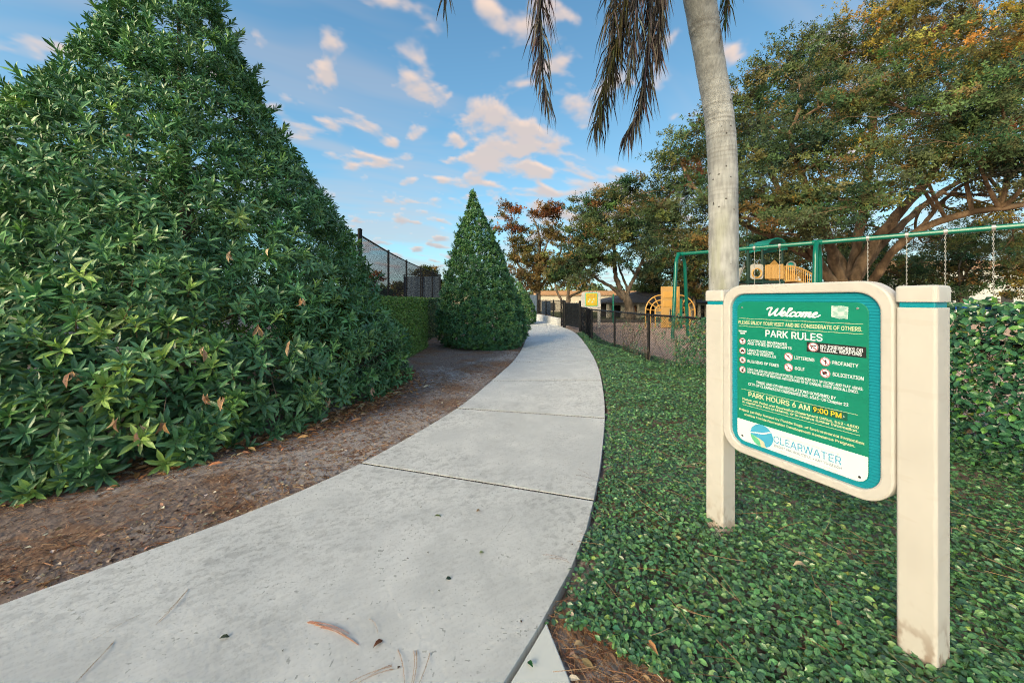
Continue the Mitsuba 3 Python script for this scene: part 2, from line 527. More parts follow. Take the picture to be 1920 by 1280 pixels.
def ground_z(x, y):
    z = -0.030 + 0.022 * (meshkit.fbm(np.stack([x * 1.6, y * 1.6, 0 * x], -1), 3, 5) - 0.5) + 0.016 * (meshkit.fbm(np.stack([x * 9, y * 9, 0 * x], -1), 3, 6) - 0.5)
    on = (x > fL(y) - 0.03) & (x < fR(y) + 0.03) & (y > 0) & (y < 33)
    z = np.where(on, -0.065, z)
    left = np.clip((fL(y) - x - 0.05) / 0.6, 0, 1) * (y < 30)
    z = z + np.where(on, 0, 0.03 * left)
    drop = np.clip((y - 19) / 18, 0, 1) * np.clip((x - 2.6) / 3.0, 0, 1)
    return z - 0.7 * drop * drop * (3 - 2 * drop)


gx, gy = grade(-6.0, 4.5, 0.045, 2500), grade(0.6, 11.0, 0.05, 2500)
GX, GY = np.meshgrid(gx, gy)
gv = np.stack([GX, GY, ground_z(GX, GY)], -1).reshape(-1, 3)
nx, ny = len(gx), len(gy)
ii = (np.arange(ny - 1)[:, None] * nx + np.arange(nx - 1)[None]).ravel()
gf = np.stack([ii, ii + 1, ii + nx + 1, ii + nx], 1)
struct('ground', mikit.ply((gv, gf), 'm_ground', True))

# the path: one slab after the other, joints recessed
struct('path')
joints = [((-1.264, 3.18), (0.564, 2.60)), ((-0.669, 4.78), (1.092, 4.39)), ((-0.36, 6.40), (1.60, 6.42)), ((-0.01, 8.25), (1.90, 8.45)), ((0.22, 10.15), (2.12, 10.4)),
          ((0.42, 12.1), (2.34, 12.3)), ((0.56, 14.1), (2.52, 14.2)), ((0.7, 16.2), (2.62, 16.2)), ((0.72, 18.2), (2.5, 18.9)), ((0.5, 20.6), (2.2, 21.6)), ((0.1, 23.2), (1.75, 24.4)), ((-0.6, 26.8), (0.95, 27.8)), ((-1.6, 29.6), (0.0, 31))]
pieces, cuts = [path_poly], []
for a, b in joints:
    a, b = np.array(a), np.array(b)
    d = (b - a) / np.linalg.norm(b - a)
    hw = 0.012 if b[1] < 3.5 else 0.017
    cut = LineString([a - d * 0.35, a, (a + b) / 2 + np.array([0.0, 0.004]), b, b + d * 0.35]).buffer(hw, cap_style=2)
    cuts.append(cut)
    nxt = []
    for p in pieces:
        q = p.difference(cut)
        nxt += [g for g in getattr(q, 'geoms', [q]) if g.area > 0.02]
    pieces = nxt
pieces.sort(key=lambda g: g.centroid.y)
for g in pieces:
    v, f = bevel_extrude(g.simplify(0.002), 0.12, 0.003, bottom=False)
    obj('slab', mikit.ply((v + [0, 0, -0.12], f), 'm_concrete', 30), 'path')
for c_ in cuts:
    g = c_.buffer(0.004, cap_style=2).intersection(path_poly)
    if not g.is_empty and g.geom_type == 'Polygon':
        v, f = bevel_extrude(g, 0.03, 0.001, bottom=False)
        obj('joint', mikit.ply((v + [0, 0, -0.0355], f), 'm_joint'), 'path')
side = Polygon([(0.150, 1.622), (0.03, 1.425), (-0.05, 1.30), (-0.28, 0.95), (0.42, 0.80), (0.215, 1.37)])
v, f = bevel_extrude(side, 0.12, 0.006, bottom=False)
struct('side_path', mikit.ply((v + [0, 0, -0.123], f), 'm_concrete_new', 30))

# ---------------------------------------------------------------- conical shrubs
BUSH_COL = [(0.100, 0.230, 0.090), (0.125, 0.270, 0.098), (0.160, 0.310, 0.100), (0.080, 0.190, 0.082), (0.260, 0.400, 0.095)]


def cone_shrub(r, cx, cy, zs, rs, tipx, n, k, leaf, tpl, cols, wts, lump, gap, layers, upmix, near=0, seed=1, squash=0.0):
    """Sprigs over and inside a lumpy cone. Returns the positions, axes and colours, nearest to the camera first."""
    R = PchipInterpolator(zs, rs)
    zz = np.linspace(0, zs[-1], 400)
    w = np.maximum(R(zz), 0.05) + 0.02
    cdf = np.cumsum(w) / w.sum()
    m = n * 3
    z = np.interp(r.random(m), cdf, zz)
    th = r.uniform(0, 2 * np.pi, m)
    lay = r.random(m)
    rad = np.where(lay < layers[0], r.uniform(0.93, 1.04, m), np.where(lay < layers[0] + layers[1], r.uniform(0.78, 0.93, m), r.uniform(0.5, 0.78, m)))
    Rz = np.maximum(R(z), 0.02)
    base = np.stack([np.cos(th) * Rz, np.sin(th) * Rz, z], -1)
    fq = 1.0 / lump[1]
    L = 1 + lump[0] * (meshkit.fbm(base * np.array([fq, fq, fq * 1.5]) + seed, 3, seed) - 0.5) * 2
    xs_ = 1 - squash * np.clip(1 - z / 2.4, 0, 1)
    p = np.stack([cx + tipx * np.clip(z / zs[-1], 0, 1) + np.cos(th) * Rz * rad * L * xs_, cy + np.sin(th) * Rz * rad * L, z + 0.02], -1)
    g = meshkit.fbm(base * np.array([1 / gap[1], 1 / gap[1], 2.2 / gap[1]]) + 31 + seed, 2, seed + 3)
    keep = (g > gap[0]) | (rad < 0.8)
    face = (np.cos(th) * -cx + np.sin(th) * -cy) / math.hypot(cx, cy)
    keep &= (face > -0.25) | (r.random(m) < 0.45)
    p, th, z, rad, Rz = p[keep][:n], th[keep][:n], z[keep][:n], rad[keep][:n], Rz[keep][:n]
    slope = -R.derivative()(z)
    out = np.stack([np.cos(th), np.sin(th), np.clip(slope, -0.4, 1.5)], -1)
    up = upmix + 0.55 * np.clip(z / zs[-1], 0, 1)
    axis = unit(unit(out) + np.stack([0 * up, 0 * up, up], -1) + r.normal(0, 0.28, (len(p), 3)))
    c = pal(r, len(p), cols, wts)
    o = np.argsort(np.linalg.norm(p - [0, 0, H], axis=1) - 3.0 * (rad > 0.9) * ((p - [cx, cy, 0]) @ unit(np.array([-cx, -cy, 0.0])) > 0))
    return p[o], axis[o], c[o]


r = np.random.default_rng(21)
key = thing('conical_shrub', 'huge cone shaped evergreen shrub at the left with a few dry brown leaves', 'shrub')
BC = (-4.92, 5.6)
p, ax, c = cone_shrub(r, *BC, [0, 0.35, 0.8, 1.2, 1.6, 2.5, 3.1, 3.7, 4.4, 5.0, 5.6, 6.1, 6.5], [3.38, 3.40, 3.26, 3.0, 2.74, 2.26, 1.92, 1.52, 1.12, 0.86, 0.56, 0.36, 0.10],
                      -0.12, 11500, 12, 0.13, None, BUSH_COL, [5, 5, 3, 3, 0.7], (0.065, 0.8), (0.345, 0.6), (0.58, 0.26), 0.32, squash=0.11)
NP = 300
# sprigs near the camera are parts, made from a few variants of whorl
TPL8 = leaf8(0.135, 0.045, 0.16)
variants = []
for q in range(10):
    rr = np.random.default_rng(100 + q)
    kk = [11, 12, 13, 14, 10][q % 5]
    v, f, cc = whorls(rr, np.zeros((1, 3)), np.array([[0, 0, 1.0]]), kk, 0.145, TPL8, pal(rr, 1, BUSH_COL, [5, 5, 3, 3, 0.7 if q % 5 else 6]), 16, 92, 0.55)
    mb = MB().add(v, f, cc)
    mb.add(*tube([[0, 0, -0.16], [0, 0.004, -0.08], [0, 0, 0.0]], [0.0045, 0.004, 0.002], 5), (0.16, 0.09, 0.05))
    variants.append(mb.ply('m_glossy_leaf'))
for i in range(NP):
    a = ax[i]
    x = unit(np.cross(a, unit(r.normal(size=3))))
    M = np.eye(4)
    s = r.uniform(0.78, 1.08)
    M[:3, 0], M[:3, 1], M[:3, 2], M[:3, 3] = x * s, np.cross(a, x) * s, a * s, p[i]
    obj('leaf_sprig', {**variants[r.integers(10)], 'to_world': T(M)}, key)
dist = np.linalg.norm(p - [0, 0, H], axis=1)
mb = MB()
NB = 7000
lsz = lambda q: r.uniform(0.095, 0.132, len(q)) * np.interp(q[:, 2], [0, 1.2, 3, 6], [1.10, 1.05, 1.0, 0.90])
mixk = r.integers(0, 4, NB - NP)
for q_, (k_, ta, tb, st, sc_) in enumerate(((12, 16, 88, 0.6, 1.0), (9, 10, 70, 1.1, 0.92), (14, 30, 110, 0.5, 1.05), (7, 12, 95, 1.6, 0.85))):
    sel = NP + np.nonzero(mixk == q_)[0]
    v, f, cc = whorls(r, p[sel], ax[sel] + r.normal(0, 0.15, (len(sel), 3)), k_, lsz(p[sel]) * sc_ * r.uniform(0.8, 1.15, len(sel)), leaf8([0.13, 0.11, 0.145, 0.125][q_], 0.045, [0.16, 0.08, 0.26, 0.2][q_]), c[sel], ta, tb, st)
    mb.add(v, f, cc)
v, f, cc = whorls(r, p[NB:], ax[NB:], 11, lsz(p[NB:]) * 1.06, leaf4(0.14, 0.045, 0.16), c[NB:], 16, 88, 0.6)
mb.add(v, f, cc)
# shoots standing out of the top and the outline
NS = 150
t = r.random(NS)
zt = 1.6 + 4.8 * t
th = r.uniform(0, 6.28, NS)
Rt = np.interp(zt, [1.6, 2.5, 3.1, 3.7, 4.4, 5.0, 5.6, 6.1, 6.5], [2.65, 2.14, 1.82, 1.42, 1.06, .84, .55, .36, .1])
pt = np.stack([BC[0] - 0.1 + np.cos(th) * Rt * 1.03, BC[1] + np.sin(th) * Rt * 1.03, zt + 0.12], -1)
at_ = unit(np.stack([np.cos(th) * 0.5, np.sin(th) * 0.5, 0.35 + 0.65 * t], -1))
for s_ in (0.0, 0.09, 0.18):
    v, f, cc = whorls(r, pt + at_ * s_, at_ + r.normal(0, 0.12, at_.shape), 8, np.full(NS, 0.13), leaf8(0.12, 0.04, 0.1), pal(r, NS, BUSH_COL, [5, 5, 3, 3, 1]), 14, 60, 1.0)
    mb.add(v, f, cc)
obj('foliage', mb.ply('m_glossy_leaf'), key, kind='stuff')
mb = MB()
for i in range(26):
    th = i * 2.4
    z0 = 0.15 + 4.6 * (i / 26) ** 1.2
    Rr = np.interp(z0 + 0.4, [0, .8, 1.6, 2.5, 3.7, 5, 6.4], [3.0, 2.9, 2.4, 1.9, 1.2, .7, .1])
    e = np.array([BC[0] + math.cos(th) * Rr * 0.9, BC[1] + math.sin(th) * Rr * 0.9, z0 + 0.55])
    s0 = np.array([BC[0], BC[1], z0])
    q = spline([s0, (s0 + e) / 2 + [0, 0, 0.02], e], 7)
    mb.add(*tube(q, np.linspace(0.03, 0.008, 7), 6))
for i in range(90):      # twigs low in the shrub
    th = r.uniform(-2.9, 0.4)
    a0 = np.array([BC[0] + math.cos(th) * 2.4, BC[1] + math.sin(th) * 2.4, r.uniform(0.15, 0.9)])
    a1 = np.array([BC[0] + math.cos(th + r.normal(0, .08)) * 3.15, BC[1] + math.sin(th + r.normal(0, .08)) * 3.15, r.uniform(0.1, 0.9)])
    mb.add(*tube([a0, (a0 + a1) / 2 + r.normal(0, 0.05, 3), a1], [0.008, 0.006, 0.003], 4))
obj('branch', mb.ply('m_bark'), key, kind='stuff')
obj('trunk', MB().add(*tube([[BC[0], BC[1], -0.1], [BC[0], BC[1] + .03, 2.5], [BC[0] - .1, BC[1], 6.2]], [0.10, 0.07, 0.012], 8)).ply('m_bark', True), key)
# dry leaves hanging in the shrub
dry_px = [(120, 765, 2.95), (150, 755, 2.95), (225, 785, 2.95), (305, 790, 3.1), (260, 800, 3.05), (383, 650, 3.35), (430, 470, 3.95), (483, 610, 3.7), (540, 640, 3.85), (600, 710, 4.3),
          (385, 735, 3.25), (415, 745, 3.3), (132, 695, 2.9), (568, 560, 4.3), (700, 725, 5.0), (225, 195, 4.6), (242, 250, 4.3), (412, 240, 4.9), (545, 330, 5.6), (565, 350, 5.6), (505, 465, 4.3), (612, 745, 4.3)]
for x, y, Y in dry_px:
    q = at(x, y, Y)
    ray = unit(q - [0, 0, H])
    # stands on the shrub's outside
    rel = q[:2] - np.array(BC)
    q = q - ray * 0.14
    n_ = r.integers(2, 5)
    o = np.array([q] * n_) + r.normal(0, 0.012, (n_, 3))
    d = unit(np.stack([r.normal(0, 0.35, n_), r.normal(0, 0.35, n_), -np.ones(n_)], -1))
    v, f, cc = scatter(leaf8(0.16, 0.12, 0.25), o, d, r.normal(size=(n_, 3)) + [0, -1, 0], r.uniform(0.085, 0.13, n_), pal(r, n_, [(0.55, 0.34, 0.20), (0.42, 0.22, 0.11), (0.66, 0.48, 0.32)], [2, 1, 1]))
    obj('dry_leaf', MB().add(v, f, cc).ply('m_litter'), key)

r = np.random.default_rng(5)
key = thing('conical_shrub', 'medium cone shaped evergreen shrub with a thin pointed tip beside the path', 'shrub')
C2 = [(0.080, 0.205, 0.085), (0.105, 0.240, 0.080), (0.145, 0.270, 0.070), (0.060, 0.165, 0.075)]
p, ax, c = cone_shrub(r, -0.86, 11.2, [0, 0.25, 0.6, 1.0, 1.4, 2.36, 3.16, 3.9, 4.3, 4.62], [1.12, 1.26, 1.30, 1.25, 1.14, 0.85, 0.57, 0.27, 0.11, 0.04], -0.32,
                      7000, 8, 0.085, None, C2, [4, 4, 2.2, 2], (0.15, 0.42), (0.34, 0.34), (0.62, 0.26), 0.35, seed=4)
sun_side = np.clip((p[:, :1] + 0.9) * 0.5, 0, 1)
mb = MB()
v, f, cc = whorls(r, p, ax, 9, r.uniform(0.068, 0.1, len(p)), leaf4(0.19, 0.05, 0.12), c, 20, 88, 0.6)
mb.add(v, f, cc)
ns = 110
zq = r.uniform(0.5, 3.9, ns)
tq = r.uniform(0, 6.28, ns)
Rq = np.interp(zq, [0.25, 0.6, 1.0, 1.4, 2.36, 3.16, 3.9], [1.26, 1.30, 1.25, 1.14, 0.85, 0.57, 0.27])
pq = np.stack([-0.86 - 0.32 * zq / 4.62 + np.cos(tq) * (Rq + 0.05), 11.2 + np.sin(tq) * (Rq + 0.05), zq + 0.08], -1)
aq = unit(np.stack([np.cos(tq) * 0.6, np.sin(tq) * 0.6, np.full(ns, 0.9)], -1) + r.normal(0, 0.15, (ns, 3)))
for s_ in (0.0, 0.08):
    v, f, cc = whorls(r, pq + aq * s_, aq, 8, np.full(ns, 0.10), leaf4(0.18, 0.05, 0.1), pal(r, ns, C2, [4, 4, 2, 2]), 15, 70, 0.9)
    mb.add(v, f, cc)
pt = np.stack([-1.18 + r.normal(0, 0.02, 14), 11.2 + r.normal(0, 0.02, 14), np.linspace(4.0, 4.62, 14)], -1)
v, f, cc = whorls(r, pt, np.stack([r.normal(0, .4, 14), r.normal(0, .4, 14), np.ones(14)], -1), 9, np.full(14, 0.12), leaf4(0.17, 0.05, 0.1), pal(r, 14, C2, [4, 4, 1, 2]), 15, 70, 0.8)
mb.add(v, f, cc)
obj('foliage', mb.ply('m_glossy_leaf'), key, kind='stuff')
obj('trunk', MB().add(*tube([[-0.86, 11.2, -0.1], [-0.9, 11.2, 2], [-1.18, 11.2, 4.5]], [0.06, 0.04, 0.008], 7)).ply('m_bark', True), key)

key = thing('conical_shrub', 'small rounded evergreen shrub mostly hidden behind the medium cone shrub', 'shrub')
p, ax, c = cone_shrub(r, 0.38, 21.0, [0, 0.3, 0.7, 1.2, 1.6, 2.0, 2.3], [0.85, 0.96, 0.92, 0.72, 0.5, 0.25, 0.05], 0, 1500, 8, 0.09, None, C2, [3, 4, 3, 2], (0.08, 0.5), (0.28, 0.4), (0.65, 0.25), 0.35, seed=9)
v, f, cc = whorls(r, p, ax, 7, np.full(len(p), 0.10), leaf2(0.2), c, 20, 88, 0.6)
obj('foliage', MB().add(v, f, cc).ply('m_glossy_leaf'), key, kind='stuff')
obj('trunk', MB().add(*tube([[0.38, 21, -0.1], [0.38, 21, 1.8]], [0.04, 0.015], 6)).ply('m_bark', True), key)

# ---------------------------------------------------------------- clipped hedges
def hedge(label, x0, x1, y0, y1, h, n, seed, cols, wts):
    r = np.random.default_rng(seed)
    key = thing('clipped_hedge', label, 'hedge')
    m = n
    side = r.random(m)
    p = np.stack([r.uniform(x0, x1, m), r.uniform(y0, y1, m), r.uniform(0.02, h, m)], -1)
    nrm = np.zeros((m, 3))
    d = np.abs(r.normal(0, 0.05, m))
    A = [(h * (y1 - y0), 0), (h * (x1 - x0), 1), ((x1 - x0) * (y1 - y0), 2), (h * (x1 - x0), 3), (0.4 * h * (y1 - y0), 4)]
    cum = np.cumsum([a for a, _ in A]) / sum(a for a, _ in A)
    w = np.searchsorted(cum, side)
    for k_, (ax_, val, sg) in {0: (0, x1, 1), 1: (1, y0, -1), 2: (2, h, 1), 3: (1, y1, 1), 4: (0, x0, -1)}.items():
        s = w == k_
        bump = 0.06 * (meshkit.fbm(p[s] * 3.0, 3, seed) - 0.5) * 2
        p[s, ax_] = val - sg * d[s] + sg * bump
        nrm[s, ax_] = sg
    a = unit(nrm * 0.7 + r.normal(0, 0.6, (m, 3)) + [0, 0, 0.35])
    v, f, cc = scatter(leaf2(0.26, 0.08), p, a, nrm + r.normal(0, 0.5, (m, 3)) + [0, 0, .3], r.uniform(0.035, 0.06, m), pal(r, m, cols, wts, 0.2))
    mb = MB().add(v, f, cc)
    obj('foliage', mb.ply('m_glossy_leaf'), key, kind='stuff')
    mb = MB()
    for i in range(int((y1 - y0) * 7)):
        yy = r.uniform(y0 + .1, y1 - .1)
        b = np.array([(x0 + x1) / 2 + r.normal(0, .08), yy, -0.05])
        for _ in range(7):
            e = b + [r.uniform(-.5, .5), r.uniform(-.35, .35), r.uniform(0.7, 1.25) * h * 0.75]
            mb.add(*tube([b, (b + e) / 2 + r.normal(0, .05, 3), e], [0.012, 0.008, 0.004], 4))
    obj('stem', mb.ply('m_bark'), key, kind='stuff')


HC = [(0.180, 0.310, 0.070), (0.240, 0.380, 0.075), (0.115, 0.230, 0.060), (0.30, 0.42, 0.100)]
hedge('clipped box hedge with yellow green leaves between the huge shrub and the medium cone', -3.55, -2.42, 5.6, 10.7, 1.40, 56000, 61, HC, [4, 3, 3, 1.2])
hedge('darker clipped hedge set back behind the end of the yellow green hedge', -3.9, -2.78, 11.0, 16.5, 1.40, 34000, 62, [(0.055, 0.13, 0.055), (0.075, 0.16, 0.05), (0.04, 0.09, 0.045)], [3, 2, 2])

# ---------------------------------------------------------------- ground cover right of the path
r = np.random.default_rng(8)
COV = [(0.070, 0.172, 0.074), (0.105, 0.230, 0.090), (0.036, 0.095, 0.050), (0.155, 0.280, 0.100), (0.26, 0.34, 0.09)]
N = 215000
Y = 1.0 + 14.2 * r.random(N) ** 1.9
X = r.uniform(-0.2, 4.6, N)
edge = fR(Y) + 0.012 + 0.07 * (meshkit.fbm(np.stack([X * 7, Y * 7, 0 * X], -1), 3, 3) - 0.3)
keep = (X > edge) & (X < fF(Y) + 0.35)
bare = (Y < 1.66 + 0.05 * np.sin(X * 30)) & (X < 0.20 + (1.66 - Y) * 1.25 + 0.25 * (meshkit.fbm(np.stack([X * 5, Y * 5, 0 * X], -1), 3, 8) - 0.5))
bare |= (X < edge + 0.10) & (Y < 2.0) & (r.random(N) < 0.6)
keep &= ~bare
X, Y = X[keep], Y[keep]
hum = meshkit.fbm(np.stack([X * 2.6, Y * 2.6, 0 * X], -1), 3, 21)
gapn = meshkit.fbm(np.stack([X * 4.5, Y * 4.5, 0 * X], -1), 2, 22)
k2 = (gapn > 0.24) | (r.random(len(X)) < 0.85)
X, Y, hum = X[k2], Y[k2], hum[k2]
n = len(X)
hgt = (0.012 + 0.145 * hum**1.3 * np.clip((X - fR(Y)) / 0.22, 0.25, 1)) * (0.35 + 0.65 * np.sqrt(r.random(n))) * 0.95
az = r.uniform(0, 6.28, n)
a = np.stack([np.cos(az), np.sin(az), r.normal(0.10, 0.30, n)], -1)
up = np.stack([r.normal(0, 0.55, n), r.normal(0, 0.55, n) - 0.12, np.ones(n)], -1)
rise = np.clip((X - (fF(Y) - 1.0)) / 1.0, 0, 1)
hgt = hgt + 0.30 * rise ** 2.2 * np.clip((8.0 - Y) / 2.5, 0.12, 1) * (0.35 + 0.65 * r.random(n))
pd = np.min([np.hypot(X - px_, Y - py_) for px_, py_ in ((1.16, 2.20), (1.50, 1.43))], 0)
hgt = hgt - 0.035 * np.clip(1 - pd / 0.18, 0, 1) * (0.4 + 0.6 * r.random(n))
pz = np.stack([X, Y, -0.03 + hgt], -1)
far = np.clip(Y / 9, 0, 1)
sc = r.uniform(0.018, 0.034, n) * (1 + 0.9 * far)
cv = pal(r, n, COV, [5, 4, 4, 1.6, 0.25], 0.22)
nr = Y < 2.3
mb = MB().add(*scatter(leaf8(0.30, 0.06, 0.12), pz[nr], a[nr], up[nr], sc[nr], cv[nr]))
mb.add(*scatter(leaf4(0.29, 0.07, 0.10), pz[~nr], a[~nr], up[~nr], sc[~nr], cv[~nr]))
# runners and stems
m = 1100
sy = 1.2 + 9 * r.random(m) ** 1.8
sx = fR(sy) + 0.08 + r.random(m) * (fF(sy) - fR(sy))
ok = ~((sy < 1.7) & (sx < 0.75))
sx, sy = sx[ok], sy[ok]
m = len(sx)
z0 = r.uniform(-0.02, 0.035, m)
azz = r.uniform(0, 6.28, m)
ln = r.uniform(0.06, 0.20, m)
v, f = bars(np.stack([sx, sy, z0], -1), np.stack([sx + np.cos(azz) * ln, sy + np.sin(azz) * ln, z0 + r.uniform(-0.01, 0.03, m)], -1), r.uniform(0.0008, 0.0016, m))
mb.add(v, f, np.repeat(pal(r, m, [(0.16, 0.10, 0.06), (0.26, 0.17, 0.10), (0.10, 0.06, 0.04)], [1, 1, 1]), 6, 0))
struct('ground_cover', mb.ply('m_cover_leaf'), 'stuff', 'dark glossy ground cover leaves carpeting the strip between the path and the fence')
labels['ground_cover']['category'] = 'ground cover'

# ---------------------------------------------------------------- needles and litter
def needles(r, pos, L, rad, cols, flat=0.05, tilt=0.0):
    n = len(pos)
    az = r.uniform(0, 6.28, n)
    d = np.stack([np.cos(az), np.sin(az), r.normal(tilt, flat, n)], -1) * L[:, None] / 2
    mid = pos + np.stack([r.normal(0, 0.012, n), r.normal(0, 0.012, n), 0.002 + np.abs(r.normal(0, 0.004, n))], -1)
    v1, f1 = bars(pos - d, mid, rad)
    v2, f2 = bars(mid, pos + d, rad)
    c = np.repeat(cols, 6, 0)
    return MB().add(v1, f1, c).add(v2, f2, c)


NEED = [(0.24, 0.11, 0.055), (0.32, 0.17, 0.09), (0.16, 0.07, 0.04), (0.40, 0.26, 0.16)]
DRY = [(0.36, 0.25, 0.17), (0.48, 0.37, 0.28), (0.22, 0.14, 0.09), (0.30, 0.18, 0.10), (0.55, 0.47, 0.39)]
r = np.random.default_rng(77)
# left strip, thickest under the shrub
m = 11000
th = r.uniform(-2.4, 0.55, m)
rad = 3.2 + np.abs(r.normal(0, 0.32, m)) - 0.25
X, Y = BC[0] + np.cos(th) * rad, BC[1] + np.sin(th) * rad
ok = (X < fL(Y) - 0.02) & (Y > 1.0)
X, Y = X[ok], Y[ok]
P = np.stack([X, Y, ground_z(X, Y) + 0.004 + np.abs(r.normal(0, 0.008, len(X)))], -1)
mb = needles(r, P, r.uniform(0.05, 0.16, len(P)), 0.0009, pal(r, len(P), NEED, [3, 3, 2, 1]))
m = 3200
th = r.uniform(-2.4, 0.55, m)
rad = 3.20 + np.abs(r.normal(0, 0.22, m)) - 0.25
X, Y = BC[0] + np.cos(th) * rad, BC[1] + np.sin(th) * rad
ok = (X < fL(Y) - 0.03) & (Y > 1.2)
X, Y = X[ok], Y[ok]
n = len(X)
P = np.stack([X, Y, ground_z(X, Y) + r.uniform(0.006, 0.022, n)], -1)
azz = r.uniform(0, 6.28, n)
v, f, cc = scatter(leaf8(0.17, 0.07, 0.12), P, np.stack([np.cos(azz), np.sin(azz), r.normal(0, .2, n)], -1), np.stack([r.normal(0, .5, n), r.normal(0, .5, n), np.ones(n)], -1), r.uniform(0.045, 0.115, n), pal(r, n, [(0.50, 0.27, 0.13), (0.58, 0.38, 0.22), (0.34, 0.15, 0.07), (0.44, 0.20, 0.08), (0.62, 0.48, 0.34)], [3, 2, 2, 3, 0.6], 0.2))
mb.add(v, f, cc)
# chips, crumbs and small bits over all the bare soil
m = 8500
Y = 1.2 + 11 * r.random(m) ** 1.6
X = fL(Y) - 0.01 - np.abs(r.normal(0, 0.75, m)) * np.clip(Y / 4, 0.6, 2)
P = np.stack([X, Y, ground_z(X, Y) + 0.003], -1)
azz = r.uniform(0, 6.28, m)
v, f, cc = scatter(leaf4(0.3, 0.12, 0.1), P, np.stack([np.cos(azz), np.sin(azz), r.normal(0, .25, m)], -1), np.stack([r.normal(0, .5, m), r.normal(0, .5, m), np.ones(m)], -1), 0.006 + 0.032 * r.random(m) ** 2.2, pal(r, m, DRY + [(0.08, 0.05, 0.04)], [3, 2, 2, 2, 1.2, 3], 0.2))
mb.add(v, f, cc)
# twigs and loose needles over the whole strip
m = 2600
Y = 1.2 + 7 * r.random(m) ** 1.5
X = fL(Y) - 0.03 - np.abs(r.normal(0, 0.7, m))
P = np.stack([X, Y, ground_z(X, Y) + 0.006], -1)
q = needles(r, P, r.uniform(0.03, 0.14, m), np.where(r.random(m) < 0.12, 0.0026, 0.0010), pal(r, m, NEED + [(0.12, 0.08, 0.06)], [3, 3, 2, 2, 2]))
mb.v += q.v; mb.f += [f_ + mb.n for f_ in q.f]; mb.c += q.c; mb.n += q.n
struct('leaf_litter', mb.ply('m_litter'), 'stuff', 'reddish pine straw and dry leaves on the soil strip left of the path')
labels['leaf_litter']['category'] = 'leaf litter'
# pine straw in the near corner right of the path
m = 3600
X = r.uniform(-0.1, 1.1, m)
Y = r.uniform(1.0, 1.95, m)
ok = (X > fR(Y) + 0.015) & (X < 0.24 + (1.72 - Y) * 1.3 + r.normal(0, 0.05, m)) & ~shapely.contains_xy(side.buffer(0.01), X, Y)
X, Y = X[ok], Y[ok]
P = np.stack([X, Y, ground_z(X, Y) + 0.004 + np.abs(r.normal(0, 0.010, len(X)))], -1)
mb = needles(r, P, r.uniform(0.05, 0.15, len(P)), 0.0009, pal(r, len(P), NEED, [3, 3, 2, 1.5]))
m = 260
X, Y = r.uniform(0, 0.9, m), r.uniform(1.05, 2.2, m)
ok = (X > fR(Y) + 0.03) & (X < 0.24 + (1.75 - Y) * 1.2 + r.normal(0, 0.06, m)) & ~shapely.contains_xy(side.buffer(0.02), X, Y)
X, Y = X[ok], Y[ok]
n = len(X)
azz = r.uniform(0, 6.28, n)
v, f, cc = scatter(leaf8(0.22, 0.08, 0.12), np.stack([X, Y, ground_z(X, Y) + r.uniform(0.01, 0.025, n)], -1), np.stack([np.cos(azz), np.sin(azz), r.normal(0, .2, n)], -1), np.stack([r.normal(0, .4, n), r.normal(0, .4, n), np.ones(n)], -1), r.uniform(0.025, 0.06, n), pal(r, n, DRY, [3, 2, 2, 2, 1], 0.2))
mb.add(v, f, cc)
# pale needles lying on the ground cover
m = 150
Y = 1.35 + 2.6 * r.random(m)
X = fR(Y) + 0.25 + r.random(m) * (fF(Y) - fR(Y) - 0.5)
P = np.stack([X, Y, 0.05 + r.uniform(0, 0.02, m)], -1)
q = needles(r, P, r.uniform(0.10, 0.26, m), 0.0011, pal(r, m, [(0.36, 0.22, 0.12), (0.45, 0.30, 0.18), (0.28, 0.13, 0.07)], [1, 1, 1]), 0.12)
mb.v += q.v; mb.f += [f_ + mb.n for f_ in q.f]; mb.c += q.c; mb.n += q.n
struct('pine_straw', mb.ply('m_litter'), 'stuff', 'brown pine straw in the near corner right of the path and scattered on the ground cover')
labels['pine_straw']['category'] = 'pine straw'

# single things lying on the path and the ground cover
def g0(x, y):
    d = F * H / (y - 560)
    return np.array([(x - 960) / F * d, d, 0.0])


def fallen(label, x, y, L, w, az, col, group=None, z=0.006, curl=0.25):
    rr = np.random.default_rng(int(x * 7 + y))
    P = g0(x, y) + [0, 0, z]
    a = np.array([math.cos(az), math.sin(az), 0.06])
    v, f, cc = scatter(leaf8(w, 0.16, curl), (P - a * L / 2)[None], a[None], np.array([[rr.normal(0, .25), rr.normal(0, .25), 1]]), np.array([L]), np.array([col]))
    single('fallen_leaf', MB().add(v, f, cc).ply('m_litter', True), label, 'leaf', group)


fallen('brown curled leaf on the near slab beside the reddish needle clump', 710, 1207, 0.05, 0.20, 0.9, (0.16, 0.065, 0.035))
fallen('small dark leaf lying alone at the lower left of the near slab', 421, 1196, 0.036, 0.24, 0.4, (0.045, 0.06, 0.04))
fallen('small dark green leaf on the near slab with a thin stalk', 841, 1086, 0.030, 0.34, 0.3, (0.02, 0.045, 0.035))
fallen('dark green leaf on the white concrete wedge at the bottom', 994, 1246, 0.036, 0.26, 2.2, (0.02, 0.085, 0.03))
fallen('tan oval leaf on the near slab, close to its upper right joint', 897, 958, 0.04, 0.22, 0.9, (0.34, 0.20, 0.10))
fallen('narrow olive leaf on the near slab left of the tan oval leaf', 821, 968, 0.05, 0.11, 0.1, (0.10, 0.13, 0.05))
fallen('pale green curled leaf in the middle of the near slab', 903, 1037, 0.032, 0.3, 0.6, (0.24, 0.28, 0.15))
fallen('long tan leaf on the ground cover in front of the sign', 1500, 1086, 0.085, 0.15, 0.15, (0.55, 0.42, 0.28), z=0.075)
